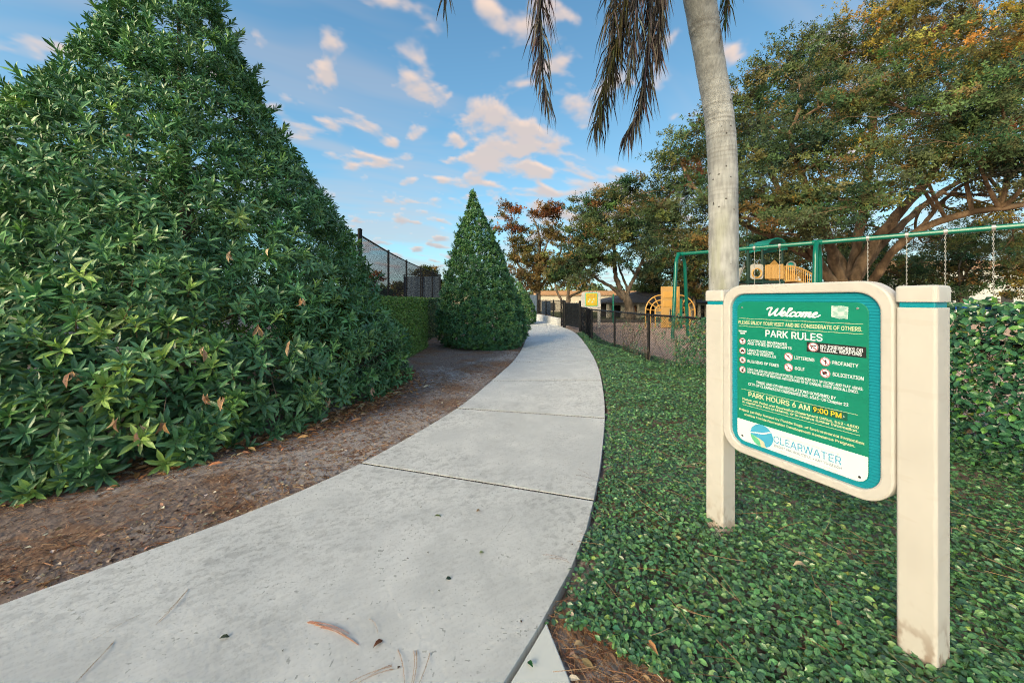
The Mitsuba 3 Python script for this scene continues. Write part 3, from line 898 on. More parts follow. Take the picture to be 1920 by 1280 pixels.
fallen('cream pointed leaf on the ground cover above the long tan leaf', 1503, 1064, 0.055, 0.2, 0.6, (0.50, 0.40, 0.30), z=0.075)
fallen('pinkish brown oval leaf on the ground cover left of the near sign post', 1577, 1203, 0.045, 0.3, 0.3, (0.40, 0.20, 0.13), z=0.075)
fallen('pale oval leaf at the corner where the white wedge meets the path', 1072, 1157, 0.045, 0.22, 2.0, (0.55, 0.44, 0.32), z=0.012)
fallen('buff round leaf in the pine straw beside the white wedge', 1086, 1212, 0.045, 0.36, 0.1, (0.48, 0.33, 0.18), z=0.010)
fallen('orange brown leaf standing in the pine straw', 1220, 1225, 0.08, 0.18, 2.0, (0.42, 0.22, 0.10), z=0.03)
specks = [(1028, 885), (1046, 890), (882, 915), (1043, 936), (725, 862), (790, 952), (824, 1109), (804, 1037), (1075, 1022), (762, 1048), (652, 1162), (978, 1168), (930, 820), (985, 770), (962, 742), (1000, 700), (900, 890), (530, 1222), (745, 1255), (1092, 868)]
SPOTS = ['on the slab beyond the near joint, close to that joint', 'on the slab beyond the near joint, nearest the ground cover', 'just below the near joint, left of the tan oval leaf', 'just below the near joint at its right end', 'beside the left end of the near joint', 'left of the narrow olive leaf', 'right of the dark stalked leaf, small', 'above the dark stalked leaf', 'near the right edge of the near slab above the wedge', 'in the middle of the near slab, left of the pale green leaf', 'between the reddish needle clump and the short pale needle', 'on the near slab left of the white wedge', 'in the middle of the second slab', 'beside the second joint, right half', 'on the third slab, left half', 'on the third slab, right half', 'just below the near joint, above the olive leaf', 'left of the brown curled leaf at the bottom', 'beside the fan of upright needles', 'at the right edge of the second slab above the near joint']
for (x, y), where_ in zip(specks, SPOTS):
    rr = np.random.default_rng(x)
    P = g0(x, y) + [0, 0, 0.003]
    az = rr.uniform(0, 3.1)
    a = np.array([math.cos(az), math.sin(az), 0.05])
    v, f, cc = scatter(leaf4(0.28, 0.15, 0.2), P[None], a[None], np.array([[0, 0, 1.0]]), np.array([rr.uniform(0.010, 0.018)]), np.array([[(0.05, 0.04, 0.035), (0.10, 0.06, 0.04), (0.05, 0.06, 0.03)][x % 3]]))
    single('debris_crumb', MB().add(v, f, cc).ply('m_litter'), 'dark leaf crumb ' + where_, 'debris', 'tiny crumbs on the path')


def needle_thing(label, segs, rad=0.0011, col=(0.36, 0.20, 0.11)):
    mb = MB()
    for (x0, y0), (x1, y1) in segs:
        a, b = g0(x0, y0) + [0, 0, 0.002], g0(x1, y1) + [0, 0, 0.002]
        q = spline([a, (a + b) / 2 + [0.006, 0.004, 0.006], b], 6)
        mb.add(*tube(q, np.linspace(rad, rad * 0.6, 6), 4), col)
    single('pine_needle', mb.ply('m_litter'), label, 'pine needle')


needle_thing('straight tan pine needle lying alone on the left of the near slab', [((353, 1104), (291, 1172)), ((351, 1106), (300, 1166))])
needle_thing('thin pale pine needle left of the straight tan one, lying flatter', [((262, 1152), (166, 1204))], 0.0009, (0.42, 0.36, 0.30))
needle_thing('dark tan pine needle pointing out of the bottom left of the near slab', [((213, 1203), (142, 1280)), ((211, 1206), (150, 1270))])
needle_thing('reddish clump of pine needles in the middle foreground of the near slab', [((576, 1166), (670, 1208)), ((580, 1165), (655, 1188)), ((590, 1172), (650, 1192)), ((578, 1168), (640, 1180)), ((600, 1176), (672, 1209))], 0.0016, (0.42, 0.17, 0.09))
needle_thing('pair of tan pine needles running out of the bottom edge of the near slab', [((735, 1249), (655, 1280)), ((738, 1254), (668, 1282)), ((735, 1246), (690, 1270))])
needle_thing('fan of upright tan pine needles at the bottom centre of the near slab', [((746, 1218), (758, 1290)), ((776, 1220), (770, 1290)), ((781, 1219), (773, 1290)), ((806, 1224), (784, 1285))])
needle_thing('short pale needle above the brown curled leaf', [((692, 1160), (708, 1187))], 0.0009, (0.42, 0.30, 0.22))
needle_thing('fine dark twig on the right of the near slab below the joint', [((962, 966), (930, 1010))], 0.0007, (0.25, 0.22, 0.20))
needle_thing('thin brown twig lying across the right edge of the path', [((1018, 1040), (1065, 1050)), ((1030, 1046), (1070, 1056))], 0.0009, (0.34, 0.22, 0.15))
needle_thing('dry grass stalk at the path edge beside the joint', [((1080, 890), (1125, 905)), ((1100, 905), (1122, 925)), ((1085, 880), (1112, 898))], 0.0009, (0.20, 0.14, 0.11))
needle_thing('white stick lying in the pine straw in the near right corner', [((1160, 1204), (1245, 1278))], 0.0022, (0.60, 0.52, 0.44))
# ---------------------------------------------------------------- the park sign
SU = np.array([0.404, -0.915, 0.0]) / math.hypot(0.404, 0.915)      # along the board, left to right
SN = np.array([SU[1], -SU[0], 0.0])                                   # out of its front
S0 = np.array([1.232, 2.183, 0.0])                                    # near corner of the left post
UPV = np.array([0, 0, 1.0])
park = thing('park_sign', 'cream framed park rules sign with green panel on two square posts', 'sign')


def on_sign(v, off=0.0):
    return xf(v, S0 + SN * off, SU, UPV, SN)


def sign_post(s0):
    w = 0.116
    prof = rrect(s0, -w, s0 + w, 0.0, 0.012, 4)
    base = np.array([0.0, 0, 0])
    def stand(poly, z0, z1, b):
        v, f = bevel_extrude(poly, z1 - z0, b)
        return xf(v, S0 + UPV * z0, SU, SN, UPV), f
    k = obj('post', mikit.ply(stand(prof, -0.25, 1.366, 0.003), 'm_cream', 30), park)
    obj('band', mikit.ply(stand(prof.buffer(-0.007), 1.3665, 1.3875, 0.001), 'm_teal', 30), k)
    obj('cap', mikit.ply(stand(prof.buffer(0.003), 1.388, 1.452, 0.012), 'm_cream', 30), k)


sign_post(-0.116)
sign_post(0.7520)
outer = rrect(0.0030, 0.545, 0.7490, 1.4765, 0.115, 12)
hole = rrect(0.0488, 0.587, 0.7060, 1.4270, 0.085, 12)
v, f = bevel_extrude(outer.difference(hole), 0.075, 0.008, steps=3)
frame = obj('frame', mikit.ply((on_sign(v, -0.069), f), 'm_cream', 40), park)
v, f = bevel_extrude(hole.buffer(0.004), 0.03, 0.002)
back = obj('backing', mikit.ply((on_sign(v, -0.045), f), 'm_teal', 30), park)
mb = MB()
zz = 0.594
while zz < 1.424:
    seg = hole.buffer(-0.002).intersection(sbox(0, zz - 0.0040, 1, zz + 0.0040))
    if not seg.is_empty:
        x0, _, x1, _ = seg.bounds
        vv, ff = bevel_extrude(sbox(x0, zz - 0.0045, x1, zz + 0.0045), 0.0036, 0.0030, bottom=False, steps=2)
        mb.add(on_sign(vv, -0.0152), ff)
    zz += 0.0135
obj('rib', mb.ply('m_teal', 30), back, kind='stuff')
panel_poly = rrect(0.0838, 0.6120, 0.6645, 1.3850, 0.045, 10)
v, f = bevel_extrude(panel_poly, 0.0035, 0.0012)
PZ = -0.0110
panel = obj('panel', mikit.ply((on_sign(v, PZ), f), 'm_panel_green', 30), park)
TOP = PZ + 0.0035
lowp = panel_poly.intersection(sbox(0, 0.5, 1, 0.7315))
v, f = tri_poly(lowp.buffer(-0.0012))
obj('white_field', mikit.ply((on_sign(np.hstack([v, np.full((len(v), 1), 0.0)]), TOP + 0.0004), f), 'm_white'), panel, label='white bottom field of the panel')


def txt(s, bsdf, x0, x1, z, cap, bold=True, off=0.0008):
    m = meshkit.text_mesh(s, 1.0, 0.0005, bold)
    v = np.asarray(m.vertices).copy()
    v[:, 0] = x0 + (v[:, 0] - v[:, 0].min()) / np.ptp(v[:, 0]) * (x1 - x0)
    v[:, 1] = z + v[:, 1] * cap * 1.06
    obj('lettering', mikit.ply((on_sign(v, TOP + off), np.asarray(m.faces)), bsdf), panel)


def flat(poly, bsdf, name, parent, off=0.0008, thick=0.0004):
    mb = MB()
    for g in getattr(poly, 'geoms', [poly]):
        v, f = bevel_extrude(g, thick, thick * 0.3, bottom=False, steps=1)
        mb.add(on_sign(v, TOP + off), f)
    return obj(name, mb.ply(bsdf), parent)


W, C = 'm_white', 'm_cream_ink'
txt('PLEASE ENJOY YOUR VISIT AND BE CONSIDERATE OF OTHERS.', C, 0.092, 0.644, 1.2604, 0.0170, True)
txt('PARK RULES', W, 0.2396, 0.4978, 1.2025, 0.0320)
txt('ALCOHOLIC BEVERAGES', W, 0.1436, 0.3448, 1.1650, 0.0124)
txt('AND OTHER INTOXICANTS', W, 0.1436, 0.3668, 1.1482, 0.0124)
txt('UNAUTHORIZED', W, 0.1436, 0.2798, 1.1118, 0.0124)
txt('MOTOR VEHICLES', W, 0.1436, 0.2933, 1.0950, 0.0124)
txt('BUILDING OF FIRES', W, 0.1436, 0.3066, 1.0512, 0.0136)
txt('LITTERING', W, 0.3796, 0.4651, 1.1037, 0.0142)
txt('GOLF', W, 0.3808, 0.4235, 1.0522, 0.0142)
txt('PROFANITY', W, 0.5349, 0.6306, 1.1031, 0.0146)
txt('SOLICITATION', W, 0.5370, 0.6487, 1.0516, 0.0146)
txt('DOGS, UNLESS ON LEASH OR AS POSTED. PLEASE KEEP OUT OF PICNIC AND PLAY AREAS.', W, 0.1436, 0.6469, 1.0084, 0.0116)
txt('PET WASTE MUST BE REMOVED AND DISPOSED OF BY OWNERS. GUIDE DOGS ALLOWED.', W, 0.1436, 0.6306, 0.9917, 0.0116)
txt('THESE AND OTHER REGULATIONS GOVERNED BY', W, 0.1914, 0.5499, 0.9455, 0.0128)
txt('CITY OF CLEARWATER ORDINANCE NO. 6563-00 Chapter 22', W, 0.1477, 0.5953, 0.9272, 0.0128)
txt('PARK HOURS 6 AM', C, 0.1491, 0.4463, 0.8655, 0.0240)
sc_ = rrect(0.455, 0.8610, 0.592, 0.8970, 0.003, 2)
flat(sc_, 'm_dark_patch', 'patch', panel, 0.0004)
txt('9:00 PM', 'm_yellow_ink', 0.4601, 0.5706, 0.8680, 0.0215)
flat(Polygon([(0.574, 0.871), (0.582, 0.877), (0.576, 0.884), (0.579, 0.877)]), W, 'mark', panel)
txt('Please call Parks and Recreation Department Office, 562-4800', C, 0.1143, 0.6327, 0.8400, 0.0106, True)
txt('to report any Park problems, or to receive further information.', C, 0.1143, 0.6311, 0.8243, 0.0106, True)
txt('Project partially funded by Florida Dept. of Environmental Protection', C, 0.0951, 0.6503, 0.7782, 0.0106, True)
txt('and the Florida Recreation Development Assistance Program.', C, 0.1251, 0.6196, 0.7558, 0.0106, True)
txt('CLEARWATER', 'm_blue_ink', 0.2806, 0.5700, 0.6595, 0.0330, False)
txt('BRIGHT AND BEAUTIFUL \u2022 BAY TO BEACH', 'm_grey_ink', 0.2829, 0.5713, 0.6388, 0.0110, True)
for x0, x1, z in ((0.0936, 0.6470, 1.2915), (0.0936, 0.6478, 1.2485), (0.1096, 0.6290, 0.8990), (0.1143, 0.6359, 0.8125)):
    flat(sbox(x0, z - 0.0010, x1, z + 0.0010), C, 'rule_line', panel)
for x0, x1, z in ((0.3000, 0.5600, 0.7040), (0.2922, 0.5549, 0.6260)):
    flat(sbox(x0, z - 0.0006, x1, z + 0.0006), 'm_sand_ink', 'rule_line', panel)
# Welcome, in brush script
STROKES = [
    [(-0.1, 1.45), (0.12, 1.82), (0.40, 1.85), (0.47, 1.2), (0.50, 0.35), (0.62, 0.0), (0.85, 0.25), (1.15, 0.95), (1.38, 1.62)],
    [(1.38, 1.62), (1.33, 0.9), (1.36, 0.25), (1.52, 0.0), (1.80, 0.35), (2.08, 1.15), (2.22, 1.82)],
    [(2.12, 0.32), (2.40, 0.45), (2.64, 0.78), (2.52, 1.02), (2.28, 0.80), (2.24, 0.30), (2.45, 0.0), (2.75, 0.15), (2.98, 0.6)],
    [(2.98, 0.6), (3.25, 1.25), (3.32, 1.78), (3.18, 1.85), (3.05, 1.3), (3.02, 0.45), (3.14, 0.02), (3.36, 0.1), (3.52, 0.4)],
    [(4.02, 0.82), (3.86, 1.02), (3.62, 0.82), (3.52, 0.38), (3.68, 0.0), (3.98, 0.08), (4.22, 0.42)],
    [(4.62, 1.0), (4.36, 0.88), (4.24, 0.40), (4.40, 0.0), (4.68, 0.10), (4.82, 0.55), (4.72, 0.95), (4.60, 0.98), (4.82, 0.78), (5.06, 0.88)],
    [(5.06, 0.88), (5.20, 1.0), (5.20, 0.5), (5.12, 0.0)], [(5.14, 0.2), (5.32, 0.75), (5.55, 1.02), (5.62, 0.7), (5.54, 0.0)],
    [(5.56, 0.2), (5.74, 0.75), (5.98, 1.02), (6.05, 0.7), (5.98, 0.18), (6.12, 0.0), (6.36, 0.3)],
    [(6.32, 0.32), (6.60, 0.45), (6.84, 0.78), (6.72, 1.02), (6.48, 0.80), (6.44, 0.30), (6.66, 0.0), (7.0, 0.10), (7.28, 0.45)]]
parts = []
for st in STROKES:
    q = spline(np.array(st), 40)
    parts.append(LineString(q).buffer(0.155, quad_segs=3))
wel = shapely.union_all(parts)
wel = shapely.affinity.affine_transform(wel, [1, 0.28, 0, 1, 0, 0])
b = wel.bounds
sx, sy = (0.4915 - 0.2440) / (b[2] - b[0]), (1.3580 - 1.3085) / (b[3] - b[1])
wel = shapely.affinity.affine_transform(wel, [sx, 0, 0, sy, 0.2440 - b[0] * sx, 1.3085 - b[1] * sy]).simplify(0.0003)
flat(wel, W, 'lettering', panel)
# worn sticker, black strip, worn corner mark, screws
k = flat(Polygon([(0.5325, 1.3690), (0.553, 1.3672), (0.566, 1.3700), (0.5953, 1.3644), (0.5945, 1.34), (0.5936, 1.3100), (0.58, 1.3125), (0.562, 1.3098), (0.5314, 1.3190)]), 'm_sticker', 'sticker', panel)
labels[k] = {'label': 'faded grey worn sticker in the upper right corner of the panel'}
flat(sbox(0.4325, 1.1480, 0.6570, 1.1950), 'm_black_ink', 'strip', panel, 0.0005)
txt('NO FIREWORKS OR', W, 0.4893, 0.6469, 1.1715, 0.0146, True, 0.0012)
txt('ILLEGAL WEAPONS', W, 0.4893, 0.6422, 1.1553, 0.0146, True, 0.0012)
for i, (x0, x1, z0, z1) in enumerate(((0.0936, 0.1384, 1.2160, 1.2240), (0.1020, 0.1300, 1.2040, 1.2125))):
    mm = shapely.union_all([sbox(x0 + t * (x1 - x0), z0, x0 + (t + 0.13) * (x1 - x0), z1) for t in (0.0, 0.17, 0.34, 0.52, 0.69, 0.86)])
    flat(mm, W, 'worn_mark', panel)
for s, z, m_ in ((0.1143, 0.6394, 'm_black_metal'), (0.6343, 0.6344, 'm_black_metal'), (0.1123, 1.3512, 'm_galv'), (0.6275, 1.3583, 'm_galv')):
    v, f = bevel_extrude(Point(s, z).buffer(0.0052, quad_segs=4), 0.003, 0.0015, bottom=False)
    obj('screw', mikit.ply((on_sign(v, TOP), f), m_, 40), panel)


def icon(s, z, rad, kind):
    k = flat(Point(s, z).buffer(rad, quad_segs=10), W, 'icon', park, 0.0013)
    g = []
    R = rad
    if kind == 'glass':
        g = [Polygon([(s - .55 * R, z + .5 * R), (s + .55 * R, z + .5 * R), (s, z - .05 * R)]), sbox(s - .07 * R, z - .5 * R, s + .07 * R, z), sbox(s - .3 * R, z - .6 * R, s + .3 * R, z - .48 * R)]
    elif kind == 'car':
        g = [sbox(s - .6 * R, z - .25 * R, s + .6 * R, z + .1 * R), Polygon([(s - .4 * R, z + .1 * R), (s - .25 * R, z + .42 * R), (s + .25 * R, z + .42 * R), (s + .4 * R, z + .1 * R)]), Point(s - .35 * R, z - .28 * R).buffer(.16 * R), Point(s + .35 * R, z - .28 * R).buffer(.16 * R)]
    elif kind == 'fire':
        g = [Polygon([(s - .4 * R, z - .2 * R), (s - .3 * R, z + .2 * R), (s - .05 * R, z + .6 * R), (s + .1 * R, z + .2 * R), (s + .32 * R, z + .3 * R), (s + .4 * R, z - .2 * R)]), sbox(s - .55 * R, z - .5 * R, s + .55 * R, z - .32 * R)]
    elif kind == 'dog':
        g = [Polygon([(s - .3 * R, z - .6 * R), (s - .35 * R, z - .1 * R), (s + .05 * R, z + .25 * R), (s + .1 * R, z + .65 * R), (s + .5 * R, z + .4 * R), (s + .3 * R, z + .1 * R), (s + .25 * R, z - .6 * R), (s, z - .6 * R)])]
    elif kind == 'litter':
        g = [Polygon([(s - .5 * R, z + .3 * R), (s - .1 * R, z + .45 * R), (s + .2 * R, z), (s + .45 * R, z - .45 * R), (s + .1 * R, z - .2 * R)])]
    elif kind == 'golf':
        g = [sbox(s - .45 * R, z - .4 * R, s + .15 * R, z - .22 * R), LineString([(s + .1 * R, z - .3 * R), (s - .35 * R, z + .5 * R)]).buffer(.07 * R), Point(s + .42 * R, z - .32 * R).buffer(.12 * R)]
    elif kind == 'mouth':
        g = [Point(s + .05 * R, z + .2 * R).buffer(.22 * R), Polygon([(s - .1 * R, z), (s + .35 * R, z), (s + .1 * R, z - .55 * R)]), Point(s + .1 * R, z - .62 * R).buffer(.1 * R)]
    elif kind == 'bag':
        g = [shapely.affinity.rotate(sbox(s - .5 * R, z - .2 * R, s + .4 * R, z + .3 * R), 35), Point(s - .25 * R, z + .1 * R).buffer(.3 * R)]
    else:
        g = [LineString([(s - .5 * R, z + .1 * R), (s, z + .3 * R), (s + .55 * R, z + .25 * R)]).buffer(.1 * R), LineString([(s - .2 * R, z + .1 * R), (s - .35 * R, z - .4 * R)]).buffer(.08 * R), LineString([(s + .1 * R, z - .1 * R), (s + .5 * R, z - .45 * R)]).buffer(.1 * R)]
    flat(shapely.union_all(g), 'm_black_ink', 'pictogram', k, 0.0017)
    ring = Point(s, z).buffer(rad * 0.97, quad_segs=10).difference(Point(s, z).buffer(rad * 0.84, quad_segs=10))
    bar = LineString([(s - .62 * rad, z + .62 * rad), (s + .62 * rad, z - .62 * rad)]).buffer(0.065 * rad, cap_style=2)
    flat(shapely.union_all([ring, bar]), 'm_red_ink', 'ring', k, 0.0021)


for a_ in ((0.1155, 1.1646, 0.0186, 'glass'), (0.1155, 1.1111, 0.0186, 'car'), (0.1155, 1.0601, 0.0186, 'fire'), (0.1155, 1.0066, 0.0186, 'dog'), (0.3525, 1.1107, 0.0205, 'litter'), (0.3525, 1.0581, 0.0205, 'golf'),
           (0.5083, 1.1105, 0.0205, 'mouth'), (0.5083, 1.0569, 0.0205, 'bag'), (0.4598, 1.1722, 0.0215, 'gun')):
    icon(*a_)
# round emblem: blue sky and sea, green and sand shore
s, z, R = 0.2196, 0.6722, 0.0590
disc = Point(s, z).buffer(R, quad_segs=16)
emb = flat(disc, 'm_blue_ink', 'emblem', park, 0.0009)
for poly, m_ in ((Polygon([(s - R, z - .02 * R), (s + .2 * R, z + .18 * R), (s + R, z + .62 * R), (s + R, z + .70 * R), (s + .1 * R, z + .32 * R), (s - R, z + .06 * R)]), 'm_white'),
                 (Polygon([(s - R, z - .10 * R), (s - .45 * R, z - .22 * R), (s - .15 * R, z - .55 * R), (s - .05 * R, z - R), (s - R, z - R)]), 'm_green_ink'),
                 (Polygon([(s - .72 * R, z - .22 * R), (s - .2 * R, z - .30 * R), (s + .22 * R, z - .48 * R), (s + .30 * R, z - .8 * R), (s + .55 * R, z - R), (s - .05 * R, z - R), (s - .12 * R, z - .6 * R), (s - .4 * R, z - .34 * R)]), 'm_sand_ink')):
    flat(poly.intersection(disc), m_, 'shape', emb, 0.0013)

# ---------------------------------------------------------------- palm
palm = thing('palm_tree', 'grey ringed palm trunk rising behind the park rules sign with hanging dead fronds', 'palm tree')
r = np.random.default_rng(3)
ctrl = np.array([(2.325, 4.1, -0.1), (2.325, 4.1, 0.8), (2.325, 4.1, 1.5), (2.32, 4.1, 2.3), (2.31, 4.1, 2.9), (2.26, 4.08, 3.4), (2.10, 3.96, 3.90), (1.86, 3.68, 4.30), (1.58, 3.36, 4.66)])
q = spline(ctrl, 90)
rad = np.interp(q[:, 2], [0, 0.3, 1.4, 2.3, 3.3, 4.3, 4.7], [0.172, 0.154, 0.144, 0.148, 0.143, 0.140, 0.13])
rad = rad * (1 + 0.010 * np.sin(q[:, 2] * 38 + np.sin(q[:, 2] * 3)) + 0.018 * (meshkit.fbm(np.stack([q[:, 2] * 2.2, 0 * rad, 0 * rad], -1), 2, 4) - 0.5))
v, f = tube(q, rad, 28)
v[:, :2] += (v[:, :2] - np.array([2.3, 4.1])) * (0.07 * (meshkit.fbm(v * np.array([5, 5, 1.6]), 3, 9) - 0.5))[:, None]
obj('trunk', mikit.ply((v, f), 'm_palm', True), palm)
# nail and staples on the trunk, old leaf base on top
v, f = tube([(1.55, 3.33, 4.6), (1.40, 3.18, 4.85), (1.28, 3.05, 5.1)], [0.17, 0.15, 0.05], 14)
obj('crownshaft', mikit.ply((v, f), 'm_bark', True), palm)


def frond(ctrl, n, L, cols, seed, droop=1.0, spread=0.5, start=0.25):
    r = np.random.default_rng(seed)
    q = spline(np.array(ctrl, float), 60)
    mb = MB().add(*tube(q, np.linspace(0.018, 0.004, 60), 6), cols[0])
    u = start + (1 - start) * np.sort(r.random(n))
    p = np.stack([np.interp(u * 59, np.arange(60), q[:, i]) for i in range(3)], -1)
    tg = unit(np.stack([np.interp(u * 59, np.arange(60), np.gradient(q[:, i])) for i in range(3)], -1))
    out = r.normal(0, 1, (n, 3)) * [1, 1, 0.2]
    out = unit(out - tg * (out * tg).sum(1, keepdims=True))
    d = unit(tg * 0.65 + out * spread * 2.1 * r.uniform(0.2, 1.2, (n, 1)) + np.array([0, 0, -1.0]) * droop * r.uniform(0.6, 1.3, (n, 1)))
    d2 = unit(d + np.array([0, 0, -1.0]) * 0.8 + r.normal(0, 0.10, (n, 3)))
    d3 = unit(d2 + np.array([0, 0, -1.0]) * 0.6 + r.normal(0, 0.12, (n, 3)))
    ln = L * r.uniform(0.55, 1.15, n)[:, None] * (1 - 0.45 * np.clip((u - 0.6) / 0.4, 0, 1))[:, None]
    side = unit(np.cross(d, r.normal(size=(n, 3))))
    pts = [p, p + d * ln * 0.35, p + d * ln * 0.35 + d2 * ln * 0.35, p + d * ln * 0.35 + d2 * ln * 0.35 + d3 * ln * 0.3]
    ws = [0.003, 0.0058, 0.0044, 0.0006]
    V = np.stack([x + s * w * side for x, w in zip(pts, ws) for s in (-1, 1)], 1)
    idx = np.array([[0, 1, 3], [0, 3, 2], [2, 3, 5], [2, 5, 4], [4, 5, 7], [4, 7, 6]])
    mb.add(V.reshape(-1, 3), (idx[None] + (np.arange(n) * 8)[:, None, None]).reshape(-1, 3), np.repeat(pal(r, n, cols, np.ones(len(cols)), 0.25), 8, 0))
    return obj('frond', mb.ply('m_frond'), palm)


DEAD = [(0.062, 0.056, 0.056), (0.090, 0.080, 0.078), (0.040, 0.037, 0.040), (0.135, 0.120, 0.112)]
OLIVE = [(0.065, 0.060, 0.030), (0.045, 0.046, 0.026), (0.042, 0.037, 0.035)]
CR = (1.40, 3.18, 4.80)
frond([CR, (0.95, 3.1, 5.35), (0.44, 3.0, 5.05), (0.23, 3.0, 4.0), (0.235, 3.0, 3.35), (0.28, 3.0, 2.98)], 330, 0.52, DEAD, 1, 1.0, 0.42)
frond([CR, (1.15, 3.3, 5.25), (0.99, 3.35, 4.7), (0.90, 3.35, 3.7), (0.84, 3.35, 3.2), (0.72, 3.33, 2.92)], 330, 0.50, DEAD + OLIVE, 2, 0.9, 0.5)
frond([CR, (1.25, 3.2, 5.2), (1.10, 3.25, 4.7), (0.93, 3.25, 3.7), (0.80, 3.25, 3.25), (0.74, 3.25, 3.05)], 240, 0.46, OLIVE, 3, 0.9, 0.40)
frond([CR, (1.32, 3.3, 5.15), (1.28, 3.35, 4.6), (1.22, 3.35, 3.7), (1.17, 3.35, 3.2), (1.02, 3.33, 2.88)], 360, 0.50, DEAD, 4, 0.95, 0.34)
frond([CR, (1.45, 3.3, 5.2), (1.36, 3.3, 4.7), (1.31, 3.3, 4.0), (1.29, 3.3, 3.55)], 330, 0.46, DEAD, 15, 1.0, 0.3)
frond([CR, (1.22, 3.1, 5.1), (1.10, 3.15, 4.5), (1.05, 3.2, 3.7), (1.00, 3.2, 3.3)], 200, 0.46, DEAD, 5, 1.0, 0.45)
frond([CR, (1.75, 3.3, 5.3), (2.05, 3.6, 5.0), (2.14, 3.7, 4.5), (2.12, 3.7, 4.16)], 150, 0.44, OLIVE + [(0.03, 0.06, 0.03)], 6, 0.8, 0.5)
frond([CR, (0.8, 2.7, 5.5), (-0.1, 2.55, 5.35), (-0.46, 2.5, 4.3), (-0.45, 2.5, 3.42)], 160, 0.42, DEAD, 7, 1.0, 0.35)
frond([CR, (1.7, 2.7, 5.5), (2.3, 2.3, 5.4), (2.7, 2.0, 4.9)], 160, 0.5, [(0.03, 0.07, 0.03), (0.05, 0.09, 0.035)], 8, 0.4, 0.8)
frond([CR, (1.9, 3.9, 5.7), (2.4, 4.8, 5.9), (2.7, 5.4, 5.6)], 160, 0.45, [(0.03, 0.07, 0.03), (0.05, 0.09, 0.035)], 9, 0.3, 0.8)
# ---------------------------------------------------------------- fences
def chain_link(A, B, z0, z1, s, rad, sides=3):
    """Diagonal wires woven between two ground points."""
    A, B = np.array(A, float), np.array(B, float)
    W = np.linalg.norm(B - A)
    h = z1 - z0
    p0, p1 = [], []
    for sg in (1, -1):
        for c in np.arange(-h + s * 0.37, W, s):
            t0, t1 = max(c, 0), min(c + h, W)
            if t1 - t0 < 0.01:
                continue
            za, zb = (t0 - c), (t1 - c)
            if sg < 0:
                za, zb = h - za, h - zb
            p0.append((t0, z0 + za, sg * rad * 0.8))
            p1.append((t1, z0 + zb, sg * rad * 0.8))
    u = (B - A) / W
    nrm = np.array([u[1], -u[0]])
    def w3(a):
        a = np.array(a)
        return np.concatenate([A + a[:, :1] * u + a[:, 2:] * nrm, a[:, 1:2]], 1)
    return bars(w3(p0), w3(p1), rad, sides)


def post(x, y, z0, z1, rad):
    mb = MB().add(*tube([(x, y, z0), (x, y, z1 - 0.02)], rad, 12))
    q = np.array([(x, y, z1 - 0.03), (x, y, z1 - 0.012), (x, y, z1), (x, y, z1 + 0.018), (x, y, z1 + 0.024)])
    mb.add(*tube(q, [rad * 1.12, rad * 1.15, rad * 1.05, rad * 0.6, rad * 0.1], 12))
    return mb


low = thing('chain_link_fence', 'low black chain link fence running along the right of the path behind the ground cover', 'fence')
pts_y = [0.3, 2.2, 4.2, 6.3, 8.25, 10.3, 12.25, 14.3, 16.3]
pp = [(float(fF(y)), y) for y in pts_y]
for x, y in pp:
    obj('post', post(x, y, -0.15, 1.06, 0.030).ply('m_black_metal', 30), low)
for (a, b) in zip(pp[:-1], pp[1:]):
    n = 6
    line = [(np.array(a) * (1 - t) + np.array(b) * t) for t in np.linspace(0, 1, n)]
    line = [(float(fF(q[1])), q[1]) if 0 < i < n - 1 else tuple(q) for i, q in enumerate(line)]
    obj('top_rail', MB().add(*tube([(q[0], q[1], 1.045) for q in line], 0.021, 8)).ply('m_black_metal', 30), low)
    mb = MB()
    for c, d in zip(line[:-1], line[1:]):
        mb.add(*chain_link(c, d, 0.0, 1.035, 0.055, 0.0032 if a[1] > 5 else 0.0022))
    obj('chain_link', mb.ply('m_black_metal'), low)

court = thing('court_fence', 'tall black chain link fence of the ball court receding behind the clipped hedge', 'fence')
cp = [(-6.4, 8.6), (-3.76, 9.23), (-4.17, 12.6), (-4.45, 15.75), (-4.62, 18.9), (-4.68, 21.9), (-4.72, 24.6)]
ctop = 3.02
for i, (x, y) in enumerate(cp):
    big = i in (0, 1)
    obj('post', post(x, y, -0.2, ctop + (0.10 if big else 0.01), 0.052 if big else 0.036).ply('m_black_metal', 30), court)
for i, (a, b) in enumerate(zip(cp[:-1], cp[1:])):
    obj('top_rail', MB().add(*tube([(*a, ctop - 0.05), (*b, ctop - 0.05)], 0.026, 8)).ply('m_black_metal', 30), court)
    obj('chain_link', MB().add(*chain_link(a, b, 0.05, ctop - 0.06, 0.068 if i == 0 else 0.060, 0.0036 if i == 0 else 0.0032)).ply('m_black_metal'), court)
end = thing('court_fence', 'end fence of the ball court hung with blue grey windscreen cloth, far behind the hedge', 'fence')
ep = [(-4.80, 24.9), (-6.0, 25.0), (-7.25, 25.1)]
for x, y in ep:
    obj('post', post(x, y, -0.2, 3.02, 0.04).ply('m_black_metal', 30), end)
obj('top_rail', MB().add(*tube([(*ep[0], 2.98), (*ep[2], 2.98)], 0.025, 8)).ply('m_black_metal', 30), end)
nn = 26
xs = np.linspace(0, 1, nn)
grid = np.array([[ep[0][0] + (ep[2][0] - ep[0][0]) * t, ep[0][1] + 0.07 + 0.2 * t + 0.035 * math.sin(t * 40 + k * 0.6) + 0.03 * math.sin(t * 15), 0.15 + k * 0.55] for k in range(6) for t in xs])
gi = (np.arange(5)[:, None] * nn + np.arange(nn - 1)[None]).ravel()
